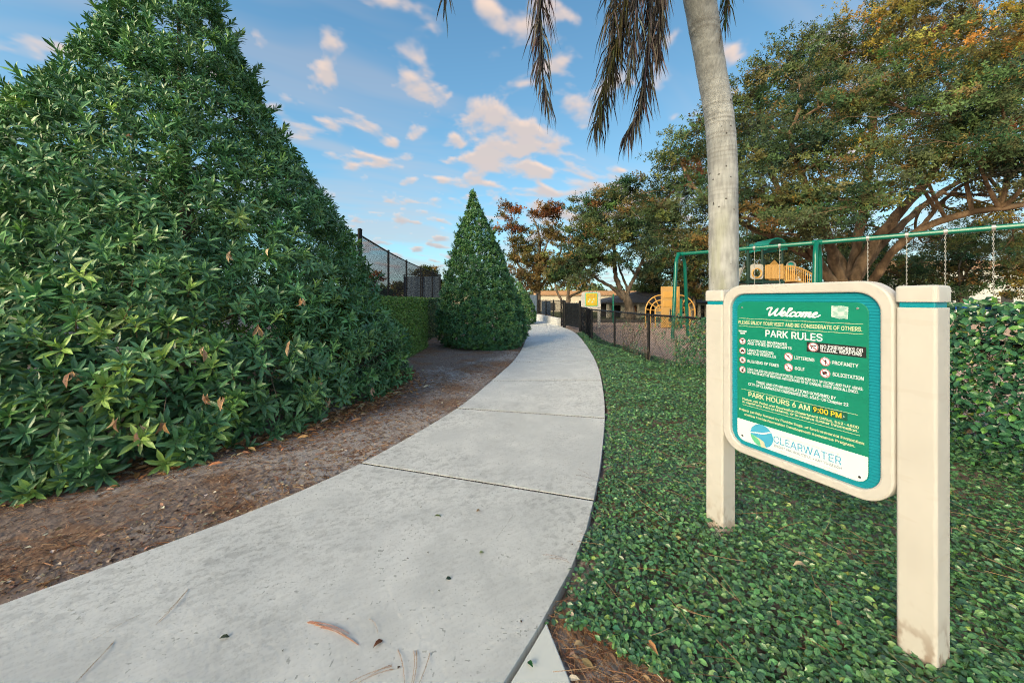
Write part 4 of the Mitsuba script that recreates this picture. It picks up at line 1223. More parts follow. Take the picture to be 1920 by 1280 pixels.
obj('windscreen', mikit.ply((grid, np.stack([gi, gi + 1, gi + nn + 1, gi + nn], 1)), 'm_screen', True), end)

# the gate and the courtyard fence on the low white wall at the end of the path
gate = thing('metal_gate', 'dark slatted gate at the far end of the low chain link fence', 'gate')
ga, gb = np.array([2.99, 16.42]), np.array([2.60, 18.35])
for k, q in enumerate((ga, gb)):
    obj('post', post(q[0], q[1], -0.15, 1.30, 0.045).ply('m_black_metal', 30), gate)
for t in np.linspace(0.07, 0.93, 12):
    q = ga + (gb - ga) * t
    v, f = boxm((q[0], q[1], 0.66), (0.02, 0.105, 1.10), math.atan2(-(gb - ga)[0], (gb - ga)[1]))
    obj('slat', mikit.ply((v, f), 'm_black_metal'), gate)
for z in (0.14, 1.18):
    obj('rail', MB().add(*tube([(*ga, z), (*gb, z)], 0.022, 6)).ply('m_black_metal', 30), gate)

struct_w = thing('low_wall', 'low white wall beside the far end of the path, under a black fence', 'wall')
wl = np.array([(2.47, 19.6), (2.25, 21.2), (2.0, 23.0), (1.73, 24.9)])
v, f = bevel_extrude(LineString(wl).buffer(0.09, cap_style=2), 0.50, 0.012)
scene[struct_w] = mikit.ply((v + [0, 0, -0.12], f), 'm_white_wall', 30)
cy = thing('courtyard_fence', 'black fence standing behind the low white wall at the far end of the path', 'fence')
cpts = [(2.56, 18.5), (2.58, 19.65), (2.36, 21.25), (2.1, 23.1), (1.80, 25.0)]
for x, y in cpts:
    obj('post', post(x, y, -0.2, 1.33, 0.035).ply('m_black_metal', 30), cy)
for a, b in zip(cpts[:-1], cpts[1:]):
    obj('rail', MB().add(*tube([(*a, 1.30), (*b, 1.30)], 0.02, 6)).ply('m_black_metal', 30), cy)
    obj('chain_link', MB().add(*chain_link(a, b, 0.05, 1.29, 0.06, 0.0025)).ply('m_black_metal'), cy)
v, f = boxm((2.11, 23.3, 0.83), (0.012, 2.3, 0.84), math.atan2(0.29, 1.85))
obj('windscreen', mikit.ply((v, f), 'm_screen'), cy)
sc_f = thing('screen_fence', 'tall dark screened fence panel where the path bends out of sight', 'fence')
a, b = (1.76, 25.6), (1.20, 26.2)
for q in (a, b):
    obj('post', post(q[0], q[1], -0.2, 1.74, 0.05).ply('m_black_metal', 30), sc_f)
v, f = boxm(((a[0] + b[0]) / 2, (a[1] + b[1]) / 2, 0.86), (0.66, 0.03, 1.62), math.atan2(b[1] - a[1], b[0] - a[0]))
obj('screen', mikit.ply((v, f), 'm_screen'), sc_f)

# ---------------------------------------------------------------- vines on the low fence
def vine(label, ya, yb, n, top, size, seed, cols, wts, thick=0.16, gapth=0.34, parts=0):
    r = np.random.default_rng(seed)
    key = thing('climbing_vine', label, 'vine')
    y = ya + (yb - ya) * r.random(n)
    z = r.uniform(0.0, 1.0, n) ** 0.85 * (top + 0.14 * (meshkit.fbm(np.stack([y * 3.0, 0 * y, 0 * y], -1), 3, seed) - 0.5) * 2)
    bulge = 0.10 * (meshkit.fbm(np.stack([y * 3.2, z * 3.2, 0 * y], -1), 3, seed + 1) - 0.3)
    x = fF(y) - bulge - np.abs(r.normal(0, thick * 0.55, n)) + 0.06
    g = meshkit.fbm(np.stack([y * 4.2, z * 4.2, 0 * y], -1), 3, seed + 2)
    k = g > gapth + 0.07 * r.random(n) + 0.05 * (z > top * 0.85)
    x, y, z = x[k], y[k], z[k]
    m = len(x)
    a = unit(np.stack([-0.55 + r.normal(0, 0.5, m), r.normal(0, 0.7, m) - 0.25, -0.25 + r.normal(0, 0.5, m)], -1))
    up = np.stack([-0.8 + r.normal(0, 0.35, m), -0.35 + r.normal(0, 0.4, m), 0.65 + r.normal(0, 0.3, m)], -1)
    pos, sc_, col = np.stack([x, y, z], -1), r.uniform(*size, m), pal(r, m, cols, wts, 0.2)
    if parts:
        # the leaves that show largest are parts of their own, cut from a few shared leaf meshes
        depth = np.hypot(x, y) + 2.5 * np.maximum(x - fF(y) + 0.10, 0) + 9.0 * ((x / y > 1.38) | (y < 1.9) | (z < 0.25))
        top_ = np.argsort(depth)[:parts]
        shared = []
        for c_ in [cols[0], cols[0], cols[1], cols[1], cols[2], cols[3]]:
            v, f, cc = scatter(leaf8(0.26, 0.07, 0.16), np.zeros((1, 3)), np.array([[1.0, 0, 0]]), np.array([[0, 0, 1.0]]), np.ones(1), np.array([c_]) * r.uniform(0.8, 1.25))
            shared.append(MB().add(v, f, cc).ply('m_cover_leaf'))
        ua = unit(a)
        va = unit(np.cross(up, ua))
        za = np.cross(ua, va)
        for i in top_:
            Mx = np.eye(4)
            Mx[:3, 0], Mx[:3, 1], Mx[:3, 2], Mx[:3, 3] = ua[i] * sc_[i], va[i] * sc_[i], za[i] * sc_[i], pos[i]
            obj('leaf', {**shared[r.integers(6)], 'to_world': T(Mx)}, key)
        rest = np.ones(m, bool)
        rest[top_] = False
        pos, sc_, col, a, up = pos[rest], sc_[rest], col[rest], a[rest], up[rest]
    v, f, cc = scatter(leaf4(0.25, 0.07, 0.16), pos, a, up, sc_, col)
    obj('foliage', MB().add(v, f, cc).ply('m_cover_leaf'), key, kind='stuff')
    mb = MB()
    for _ in range(int((yb - ya) * 14)):
        y0 = r.uniform(ya, yb)
        q = [(float(fF(y0)) - 0.03, y0, -0.02)]
        for s in range(6):
            q.append((float(fF(q[-1][1])) + r.normal(-0.03, 0.035), np.clip(q[-1][1] + r.normal(0, 0.14), ya, yb), min(q[-1][2] + r.uniform(0.1, 0.3), top + 0.08)))
        mb.add(*tube(spline(q, 14), np.linspace(0.005, 0.0022, 14), 4))
    obj('stem', mb.ply('m_bark'), key, kind='stuff')


VIN = [(0.036, 0.120, 0.060), (0.050, 0.150, 0.066), (0.026, 0.088, 0.050), (0.10, 0.24, 0.05), (0.16, 0.11, 0.07), (0.34, 0.045, 0.025), (0.20, 0.22, 0.04)]
vine('dense large leaved vine covering the fence to the right of the near sign post', 0.9, 4.6, 14500, 1.36, (0.050, 0.080), 41, VIN, [5, 5, 3, 1.6, 0.35, 0.05, 0.25], gapth=0.20, parts=300)
vine('leafy vine climbing the fence directly behind the sign', 4.6, 7.4, 8000, 1.12, (0.040, 0.065), 42, VIN, [5, 4, 4, 1, 0.7, 0.1, 0.3], gapth=0.36)
vine('sparse vine with gaps on the fence left of the far sign post', 7.6, 9.6, 1100, 1.02, (0.038, 0.06), 43, VIN, [5, 4, 4, 1, 1.2, 0.2, 0.3], gapth=0.50)

# ---------------------------------------------------------------- swings
sw = thing('swing_set', 'tall green pipe swing frame with arched legs behind the fence', 'swing frame')
A0, DV = np.array([6.25, 13.85]), np.array([2.75, -2.85])
du = DV / np.linalg.norm(DV)
dp = np.array([-du[1], du[0]])
BZ = 3.05
bt = lambda t, z=BZ: np.array([*(A0 + DV * t), z])
obj('beam', MB().add(*tube([bt(0.0), bt(1.0), bt(2.05)], 0.066, 12)).ply('m_green_pipe', 30), sw)
for t in (0.0, 1.0, 2.05):
    for s in (-1, 1):
        pts = []
        for k in np.linspace(0, 1, 12):
            ang = k * math.pi / 2
            pts.append(np.array([*(A0 + DV * t + dp * s * 0.42 * math.sin(ang)), BZ - 0.52 * (1 - math.cos(ang))]))
        pts.append(np.array([*(A0 + DV * t + dp * s * 0.72), -0.3]))
        q = np.vstack([np.array(pts[:-1]), spline(np.array(pts[-2:]), 5)[1:]])
        obj('leg', MB().add(*tube(q, 0.062, 10)).ply('m_green_pipe', 40), sw)
    obj('collar', MB().add(*tube([bt(t - 0.03), bt(t + 0.03)], 0.080, 12)).ply('m_green_pipe', 30), sw)


def link_mesh():
    n = 12
    a = np.linspace(0, 2 * np.pi, n, endpoint=False)
    c = np.stack([0.011 * np.cos(a), 0 * a, 0.034 * np.sin(a) / 1.05], -1)
    m = 5
    b = np.linspace(0, 2 * np.pi, m, endpoint=False)
    v = []
    for i in range(n):
        t = unit(c[(i + 1) % n] - c[i - 1])
        nx_ = unit(np.cross(t, [0, 1, 0]))
        v += [c[i] + 0.0055 * (math.cos(q) * nx_ + math.sin(q) * np.array([0, 1, 0])) for q in b]
    i, j = np.arange(n)[:, None] * m, np.arange(m)[None]
    f = np.stack([i + j, i + (j + 1) % m, (i + m) % (n * m) + (j + 1) % m, (i + m) % (n * m) + j], -1).reshape(-1, 4)
    return np.array(v), f


lv, lf = link_mesh()


def chain(x, y, z0, z1):
    mb = MB()
    z, k = z1, 0
    while z > z0:
        a = 0.9 + (math.pi / 2) * (k % 2)
        R = np.array([[math.cos(a), -math.sin(a), 0], [math.sin(a), math.cos(a), 0], [0, 0, 1]])
        mb.add(lv @ R.T + [x, y, z - 0.034], lf)
        z -= 0.055
        k += 1
    return mb


for t0, t1, lab in ((0.597, 0.768, 'swing hanging in the far bay of the green swing frame, right of the palm trunk'), (1.271, 1.456, 'swing hanging in the near bay beside the middle legs of the green swing frame'), (1.622, 1.807, 'swing hanging in the near bay of the green frame, rightmost in the photo')):
    k = thing('swing', lab, 'swing')
    for t in (t0, t1):
        b = bt(t)
        obj('chain', chain(b[0], b[1], 0.58, BZ - 0.06).ply('m_galv', True), k)
        obj('hanger', MB().add(*tube([bt(t - 0.008), bt(t + 0.008)], 0.076, 10)).ply('m_galv', 30), k)
    a, b = bt(t0, 0.58), bt(t1, 0.58)
    q = np.array([a + (b - a) * u - [0, 0, 0.16 * math.sin(math.pi * u)] for u in np.linspace(0, 1, 9)])
    w = np.array([*dp, 0]) * 0.075
    v = np.vstack([q - w, q + w, q - w - [0, 0, 0.012], q + w - [0, 0, 0.012]])
    i = np.arange(8)
    f = np.vstack([np.stack([i, i + 1, i + 10, i + 9], 1), np.stack([i + 18, i + 27, i + 28, i + 19], 1), np.stack([i, i + 18, i + 19, i + 1], 1), np.stack([i + 9, i + 10, i + 28, i + 27], 1)])
    obj('seat', mikit.ply((v, f), 'm_rubber'), k)

# ---------------------------------------------------------------- play structures
ps = thing('play_structure', 'tan and green play structure with deck and arched bridge seen behind the swing frame', 'play structure')
D = 15.6
P3 = lambda x, y, dy=0.0: at(x, y, D) + [0, dy, 0]
dz = P3(0, 526)[2]
for x, y0, dy in ((1402, 455, 0), (1429, 468, 0.0), (1444, 466, 1.3), (1466, 470, 0), (1472, 478, 1.3), (1524, 500, 0), (1403, 455, 1.3), (1524, 505, 1.1)):
    b = P3(x, y0, dy)
    obj('post', MB().add(*tube([(b[0], b[1], -0.2), (b[0], b[1], b[2])], 0.055, 10)).ply('m_dark_pipe', 30), ps)
xa, xb = P3(1396, 0)[0], P3(1470, 0)[0]
v, f = boxm(((xa + xb) / 2, D + 0.65, dz - 0.05), (xb - xa, 1.4, 0.10))
obj('deck', mikit.ply((v, f), 'm_dark_pipe'), ps)
# two tan plank panels
for x0, x1 in ((1432, 1444), (1445, 1466)):
    a, b = P3(x0, 525), P3(x1, 497)
    n_ = 4
    for i in range(n_):
        w = (b[0] - a[0]) / n_
        v, f = bevel_extrude(sbox(a[0] + i * w + 0.006, a[2] + 0.05, a[0] + (i + 1) * w - 0.006, b[2] + 0.05 * i / n_), 0.04, 0.006)
        obj('panel_board', mikit.ply((np.stack([v[:, 0], D - 0.06 - v[:, 2], v[:, 1]], -1), f), 'm_tan_plastic'), ps)
# grey panel with a round crawl opening
a, b = P3(1405, 525), P3(1428, 500)
pan = rrect(a[0], a[2] + 0.03, b[0], b[2] + 0.1, 0.1).difference(Point((a[0] + b[0]) / 2 - 0.02, (a[2] + b[2]) / 2).buffer(0.17, quad_segs=8))
v, f = bevel_extrude(pan, 0.05, 0.01)
obj('crawl_panel', mikit.ply((np.stack([v[:, 0], D - 0.06 - v[:, 2], v[:, 1]], -1), f), 'm_grey_plastic', 30), ps)
cxx, czz = (a[0] + b[0]) / 2 - 0.02, (a[2] + b[2]) / 2
ringp = np.array([(cxx + 0.19 * math.cos(t), D - 0.12, czz + 0.19 * math.sin(t)) for t in np.linspace(0, 2 * math.pi, 25)])
obj('opening_rim', MB().add(*tube(ringp, 0.035, 8, False)).ply('m_tan_plastic', True), ps)
# slide on the left
a = P3(1402, 500)
q = spline(np.array([(a[0], D + 0.4, a[2]), (a[0] - 0.12, D + 0.3, a[2] - 0.10), (a[0] - 0.6, D + 0.1, dz - 0.9), (a[0] - 1.1, D, 0.35), (a[0] - 1.5, D, 0.25)]), 16)
mb = MB()
w = np.array([0.12, 0.42, 0])
for o in (-1, 1):
    pass
prof = [(-1, 0.22), (-0.85, 0.0), (0.85, 0.0), (1, 0.22)]
V = np.vstack([np.array([p_ + w * s_ + [0, 0, h_] for s_, h_ in prof]) for p_ in q])
i, j = np.arange(15)[:, None] * 4, np.arange(3)[None]
f = np.stack([i + j, i + j + 1, i + j + 5, i + j + 4], -1).reshape(-1, 4)
obj('slide', mikit.ply((V, f), 'm_grey_plastic', 40), ps)
# arched bridge
x0, x1 = P3(1470, 0)[0], P3(1526, 0)[0]
arch = lambda t: dz - 0.04 - 0.26 * t + 0.14 * math.sin(math.pi * t)
for dy in (0.0, 0.9):
    for i, t in enumerate(np.linspace(0.0, 1, 15)):
        x = x0 + (x1 - x0) * t
        obj('baluster', MB().add(*tube([(x, D + dy, arch(t)), (x, D + dy, arch(t) + 0.62 - 0.10 * t)], 0.016, 6)).ply('m_orange_plastic', 30), ps)
    for o in (0.0, 0.62):
        obj('bridge_rail', MB().add(*tube([(x0 + (x1 - x0) * t, D + dy, arch(t) + o - (0.10 * t if o else 0)) for t in np.linspace(0, 1, 12)], 0.032, 8)).ply('m_tan_plastic', 30), ps)
mb = MB()
for t in np.linspace(0.03, 0.97, 14):
    v, f = boxm((x0 + (x1 - x0) * t, D + 0.45, arch(t) - 0.02), (0.075, 0.86, 0.03))
    obj('bridge_plank', mikit.ply((v, f), 'm_tan_plastic'), ps)
# gabled arch panel, teal bubble window and teal roof
a, b = P3(1472, 526), P3(1490, 488)
gp = Polygon([(a[0], a[2]), (b[0], a[2]), (b[0], b[2] - 0.1), ((a[0] + b[0]) / 2, b[2] + 0.12), (a[0], b[2] - 0.1)]).difference(sbox(a[0] + 0.12, a[2] + 0.1, b[0] - 0.12, b[2] - 0.25))
v, f = bevel_extrude(gp, 0.05, 0.008)
obj('arch_panel', mikit.ply((np.stack([v[:, 0], D + 0.95 - v[:, 2], v[:, 1]], -1), f), 'm_orange_plastic', 30), ps)
for t in np.linspace(a[0] + 0.05, b[0] - 0.05, 5):
    obj('baluster', MB().add(*tube([(t, D - 0.03, a[2]), (t, D - 0.03, b[2] - 0.2)], 0.016, 6)).ply('m_orange_plastic', 30), ps)
c = P3(1499, 497, 0.5)
sph = trimesh.creation.icosphere(2, 0.16)
obj('bubble_window', mikit.ply((sph.vertices * [1, 0.6, 1] + c, sph.faces), 'm_teal_plastic', True), ps)
ringp = np.array([(c[0] + 0.19 * math.cos(t), c[1] - 0.03, c[2] + 0.19 * math.sin(t)) for t in np.linspace(0, 2 * math.pi, 21)])
obj('bubble_frame', MB().add(*tube(ringp, 0.03, 8, False)).ply('m_grey_plastic', True), ps)
a, b = P3(1436, 466), P3(1474, 446)
th = np.linspace(0, math.pi, 13)
V = np.vstack([np.stack([(a[0] + b[0]) / 2 + (b[0] - a[0]) / 2 * np.cos(th), np.full(13, D - 0.1 + d_), a[2] + (b[2] - a[2]) * np.sin(th) + o_], -1) for d_, o_ in ((0, 0), (1.5, 0), (1.5, -0.05), (0, -0.05))])
i = np.arange(12)
f = np.vstack([np.stack([i + s_ * 13, i + 1 + s_ * 13, i + 1 + ((s_ + 1) % 4) * 13, i + ((s_ + 1) % 4) * 13], 1) for s_ in range(4)])
obj('roof', mikit.ply((V, f), 'm_teal_plastic', 40), ps)

pc = thing('jungle_gym', 'orange climbing panel with curved ladder arcs on both sides, left of the palm', 'play structure')
D2 = 18.2
P2 = lambda x, y, dy=0.0: at(x, y, D2) + [0, dy, 0]
a, b = P2(1239, 640), P2(1273, 537)
mid = (a[0] + b[0]) / 2
v, f = bevel_extrude(sbox(a[0], 0.0, b[0], b[2]).difference(Polygon([(mid - 0.1, 0.3), (mid + 0.1, 0.3), (mid + 0.05, 0.9), (mid - 0.05, 0.9)])), 0.09, 0.012)
obj('panel', mikit.ply((np.stack([v[:, 0], D2 - v[:, 2], v[:, 1]], -1), f), 'm_tan_plastic', 30), pc)
for i, zz in enumerate((1.0, 1.45)):
    v, f = bevel_extrude(sbox(a[0] + 0.08, zz, b[0] - 0.08, zz + 0.30), 0.03, 0.01)
    obj('hold_panel', mikit.ply((np.stack([v[:, 0], D2 - 0.09 - v[:, 2], v[:, 1]], -1), f), 'm_orange_plastic', 30), pc)
for sgn, xe in ((-1, a[0]), (1, b[0])):
    for R in (0.28, 0.52, 0.76):
        q = np.array([(xe + sgn * R * math.sin(t), D2 - 0.04, 0.80 + R * 1.02 * math.cos(t)) for t in np.linspace(0, math.pi / 2, 10)])
        q = np.vstack([q, [q[-1][0], q[-1][1], 0.0]])
        obj('arc', MB().add(*tube(q, 0.030, 8)).ply('m_orange_plastic', 30), pc)
    for t in (0.45, 0.95, 1.45):
        obj('spoke', MB().add(*tube([(xe, D2 - 0.04, 0.80), (xe + sgn * 0.76 * math.sin(t), D2 - 0.04, 0.80 + 0.77 * math.cos(t))], 0.022, 6)).ply('m_orange_plastic', 30), pc)
for x, y in ((1258, 556), (1272, 560)):
    q = P2(x, y, -0.3)
    obj('post', MB().add(*tube([(q[0], q[1], -0.2), q], 0.06, 10)).ply('m_green_pipe', 30), pc)

pole = at(1150, 552, 24.0)
single('green_pole', MB().add(*tube([(pole[0], 24, -0.5), (pole[0], 24, pole[2])], 0.05, 8)).add(*tube([(pole[0], 24, pole[2]), (pole[0], 24, pole[2] + 0.03)], [0.06, 0.02], 8)).ply('m_green_pipe', 30), 'thin dark green pole standing in the playground in front of the oak trunk', 'pole')
q0, q1 = at(1106, 600.5, 26.0), at(1180, 600.5, 26.0)
v, f = bevel_extrude(sbox(q0[0], 25.9, q1[0] + 3, 26.1), 0.22, 0.03)
single('timber_edging', mikit.ply((v + [0, 0, q0[2] - 0.18], f), 'm_opening', 30), 'low dark timber edging across the playground mulch behind the fence', 'edging')

# yellow sign by the gate
ys = thing('playground_sign', 'small cream framed sign with yellow panel beyond the gate', 'sign')
D3 = 17.8
a, b = at(1090.5, 577, D3), at(1125.5, 547.5, D3)
for x in (1092.5, 1123.5):
    q = at(x, 556, D3)
    v, f = bevel_extrude(rrect(q[0] - 0.06, -0.06, q[0] + 0.06, 0.06, 0.012, 3), 1.53, 0.01)
    obj('post', mikit.ply((v + [0, D3 + 0.06, 0.0], f), 'm_cream', 30), ys)
v, f = bevel_extrude(rrect(a[0], a[2], b[0], b[2], 0.09), 0.06, 0.01)
obj('board', mikit.ply((np.stack([v[:, 0], D3 - v[:, 2], v[:, 1]], -1), f), 'm_cream', 30), ys)
a2, b2 = at(1098, 573, D3), at(1119, 550, D3)
v, f = bevel_extrude(rrect(a2[0] - 0.03, a2[2] - 0.03, b2[0] + 0.03, b2[2] + 0.03, 0.05), 0.012, 0.003)
k = obj('border', mikit.ply((np.stack([v[:, 0], D3 - 0.06 - v[:, 2], v[:, 1]], -1), f), 'm_green_ink', 30), ys)
v, f = bevel_extrude(rrect(a2[0], a2[2], b2[0], b2[2], 0.04), 0.008, 0.002)
k = obj('panel', mikit.ply((np.stack([v[:, 0], D3 - 0.072 - v[:, 2], v[:, 1]], -1), f), 'm_yellow_panel', 30), ys)
for px_, py_ in ((1103, 565), (1105, 561.5), (1110, 566), (1112.5, 561)):
    q = at(px_, py_, D3)
    v, f = bevel_extrude(Point(q[0], q[2]).buffer(0.045, quad_segs=4), 0.004, 0.001)
    obj('pictogram', mikit.ply((np.stack([v[:, 0], D3 - 0.081 - v[:, 2], v[:, 1]], -1), f), 'm_cream_ink'), k)
for z in (557.0, 553.5):
    q = at(1101, z, D3)
    v, f = boxm((q[0] + 0.19, D3 - 0.082, q[2]), (0.36, 0.004, 0.035))
    obj('worn_mark', mikit.ply((v, f), 'm_tan_plastic'), k)

# ---------------------------------------------------------------- buildings
def wall_with_openings(x0, x1, z0, z1, holes, th=0.2):
    return bevel_extrude(sbox(x0, z0, x1, z1).difference(shapely.union_all([sbox(*h_) for h_ in holes])), th, 0.01)


pav = thing('pavilion', 'low cream building with a dark hipped roof and open bays behind the oak trunk', 'building')
DB = 42.0
a, b = at(1133, 567, DB), at(1420, 567, DB)
g = -0.75
ev = 1.02
holes = []
for i in range(9):
    x = a[0] + 0.9 + i * 1.9
    if x + 1.1 < b[0]:
        holes.append((x, g - 0.01 if i % 3 != 1 else g + 0.5, x + 1.05, ev - 0.38))
v, f = wall_with_openings(a[0] + 0.3, b[0] - 0.3, g - 0.5, ev, holes)
obj('wall', mikit.ply((np.stack([v[:, 0], DB + 0.4 - v[:, 2], v[:, 1]], -1), f), 'm_wall'), pav)
v, f = boxm(((a[0] + b[0]) / 2, DB + 3.2, (g + ev) / 2), (b[0] - a[0] - 0.8, 0.2, ev - g))
obj('back_wall', mikit.ply((v, f), 'm_opening'), pav)
for i, h_ in enumerate(holes):
    v, f = boxm(((h_[0] + h_[2]) / 2, DB + 0.7, (h_[1] + h_[3]) / 2), (1.0, 0.05, h_[3] - h_[1]))
    if i == 1:
        obj('door', mikit.ply((v, f), 'm_door'), pav, 'reddish brown door')
    elif i % 2:
        obj('window', mikit.ply((v, f), 'm_opening'), pav)
for i in range(6):
    x = a[0] + 0.2 + i * (b[0] - a[0] - 0.4) / 5
    v, f = boxm((x, DB - 0.75, (g + ev) / 2 - 0.1), (0.22, 0.22, ev - g))
    obj('column', mikit.ply((v, f), 'm_wall'), pav)
rz = at(0, 541, DB + 3)[2]
V = np.array([(a[0] - 0.5, DB - 1.2, ev), (b[0] + 0.5, DB - 1.2, ev), (b[0] + 0.5, DB + 7, ev), (a[0] - 0.5, DB + 7, ev), (a[0] + 6.2, DB + 2.9, rz), (b[0] - 4, DB + 2.9, rz),
              (a[0] - 0.5, DB - 1.2, ev - 0.16), (b[0] + 0.5, DB - 1.2, ev - 0.16), (b[0] + 0.5, DB + 7, ev - 0.16), (a[0] - 0.5, DB + 7, ev - 0.16)])
Fc = np.array([(0, 1, 5), (0, 5, 4), (1, 2, 5), (2, 3, 4), (2, 4, 5), (3, 0, 4), (6, 7, 1), (6, 1, 0), (7, 8, 2), (7, 2, 1), (9, 6, 0), (9, 0, 3), (6, 9, 8), (6, 8, 7)])
obj('roof', mikit.ply((V, Fc), 'm_roof_dark'), pav)

bld = thing('flat_building', 'long cream building with an orange tan roof band behind the small yellow sign', 'building')
DB2 = 62.0
a, b = at(1012, 553.5, DB2), at(1420, 545, DB2)
v, f = boxm(((a[0] + b[0]) / 2, DB2 + 5, (a[2] - 2.0) / 2), (b[0] - a[0], 10, a[2] + 2.0))
obj('wall', mikit.ply((v, f), 'm_wall'), bld)
v, f = boxm(((a[0] + b[0]) / 2, DB2 + 5, a[2] + 0.38), (b[0] - a[0] + 0.8, 10.8, 0.72))
obj('roof', mikit.ply((v, f), 'm_roof_tan'), bld)
for i in range(8):
    x = a[0] + 1.5 + i * (b[0] - a[0] - 4) / 7
    v, f = boxm((x + 0.5, DB2 - 0.02, 0.1), (1.1, 0.1, 1.3))
    obj('window', mikit.ply((v, f), 'm_opening'), bld)

hs = thing('house', 'pale house glimpsed through the branches at the right edge', 'building')
DH = 46.0
a, b = at(1690, 575, DH), at(2200, 505, DH)
v, f = boxm(((a[0] + b[0]) / 2, DH + 4, b[2] / 2 - 0.4), (b[0] - a[0], 8, b[2] + 0.8))
obj('wall', mikit.ply((v, f), 'm_white_wall'), hs)
V = np.array([(a[0] - .6, DH - .6, b[2]), (b[0] + .6, DH - .6, b[2]), (b[0] + .6, DH + 8.6, b[2]), (a[0] - .6, DH + 8.6, b[2]), (a[0] + 1, DH + 4, b[2] + 1.5), (b[0] - 1, DH + 4, b[2] + 1.5)])
obj('roof', mikit.ply((V, np.array([(0, 1, 5), (0, 5, 4), (1, 2, 5), (2, 3, 4), (2, 4, 5), (3, 0, 4), (0, 3, 2), (0, 2, 1)])), 'm_roof_tan'), hs)
for i in range(5):
    x = a[0] + 2 + i * 5.5
    v, f = boxm((x, DH - 0.02, 1.6), (1.5, 0.1, 1.3))
    obj('window', mikit.ply((v, f), 'm_opening'), hs)
c = at(1872, 578, 24.0)
V, Fq = [], []
th = np.linspace(0, math.pi, 11)
V = np.vstack([np.stack([c[0] + 1.15 * np.cos(th), np.full(11, 24 + d_), c[2] - 0.12 + 0.34 * np.sin(th)], -1) for d_ in (0, 1.6)])
i = np.arange(10)
tarp = thing('shade_canopy', 'low bright blue canopy seen over the vine at the right edge', 'canopy')
obj('cover', mikit.ply((V, np.stack([i, i + 1, i + 12, i + 11], 1)), 'm_blue', 40), tarp)
for sx_ in (-1.1, 1.1):
    for dy in (0.05, 1.55):
        obj('pole', MB().add(*tube([(c[0] + sx_, 24 + dy, -0.8), (c[0] + sx_, 24 + dy, c[2] - 0.10)], 0.03, 6)).ply('m_galv', 30), tarp)

cb = thing('court_building', 'low pinkish building far beyond the ball court', 'building')
a, b = at(722, 547.5, 70.0), at(880, 560, 70.0)
v, f = boxm(((a[0] + b[0]) / 2, 73, (a[2] - 1) / 2), (b[0] - a[0], 6, a[2] + 1))
obj('wall', mikit.ply((v, f), 'm_wall'), cb)
v, f = boxm(((a[0] + b[0]) / 2, 73, a[2] + 0.1), (b[0] - a[0] + .8, 6.8, 0.25))
obj('roof', mikit.ply((v, f), 'm_roof_dark'), cb)

# ---------------------------------------------------------------- trees
def crown(r, lobes, density, leaf, k, cols, wts, tpl=None, clump=0.55, droop=0.0, hole=0.0):
    """Leafy twigs in uneven clumps spread over the outside and inside of the lobes (centre, radii)."""
    tpl = tpl or leaf2(0.20, 0.08)
    P, Ax, Cc = [], [], []
    for (c, rad, *w) in lobes:
        c, rad = np.array(c, float), np.array(rad, float)
        wt = w[0] if w else 1.0
        ccols = w[1] if len(w) > 1 else cols
        area = 4 * math.pi * ((rad[0] * rad[1]) ** 1.6 / 3 + (rad[0] * rad[2]) ** 1.6 / 3 + (rad[1] * rad[2]) ** 1.6 / 3) ** (1 / 1.6)
        nc = max(4, int(area / clump ** 2 * 0.62 * wt))
        d = unit(r.normal(size=(nc, 3)))
        s = np.where(r.random(nc) < 0.72, r.uniform(0.78, 1.08, nc), r.uniform(0.25, 0.78, nc))
        cc = c + d * rad * s[:, None]
        tone = pal(r, nc, ccols, wts if len(w) < 2 else np.ones(len(ccols)), 0.26)
        per = max(3, int(density * clump ** 2))
        cs = clump * r.uniform(0.55, 1.15, (nc, 1, 1))
        loc = r.normal(0, 1, (nc, per, 3)) * np.array([0.55, 0.55, 0.30]) * cs
        if droop:
            loc[..., 2] -= np.abs(r.normal(0, droop, (nc, per)))
        p = (cc[:, None] + loc).reshape(-1, 3)
        ax = (d[:, None] * 0.5 + unit(loc) * 0.8 + np.array([0, 0, 0.25]) + r.normal(0, 0.35, loc.shape)).reshape(-1, 3)
        P.append(p)
        Ax.append(ax)
        Cc.append(np.repeat(tone, per, 0))
    P, Ax, Cc = np.vstack(P), np.vstack(Ax), np.vstack(Cc)
    return whorls(r, P, Ax, k, leaf * r.uniform(0.8, 1.2, len(P)), tpl, Cc, 25, 95, 1.5, 0.5)


def limbs(r, key, specs, bsdf='m_bark', part='limb'):
    for pts, r0, r1 in specs:
        q = spline(np.array(pts, float), 24)
        q[1:-1] += r.normal(0, 1, (22, 3)) * np.linspace(r0, r1, 24)[1:-1, None] * 0.16
        rr_ = np.linspace(1, 0, 24) ** 0.8 * (r0 - r1) + r1
        rr_ *= 1 + 0.08 * np.sin(np.arange(24) * 1.3 + r.uniform(0, 6))
        obj(part, mikit.ply(tube(q, rr_, 10), bsdf, True), key)


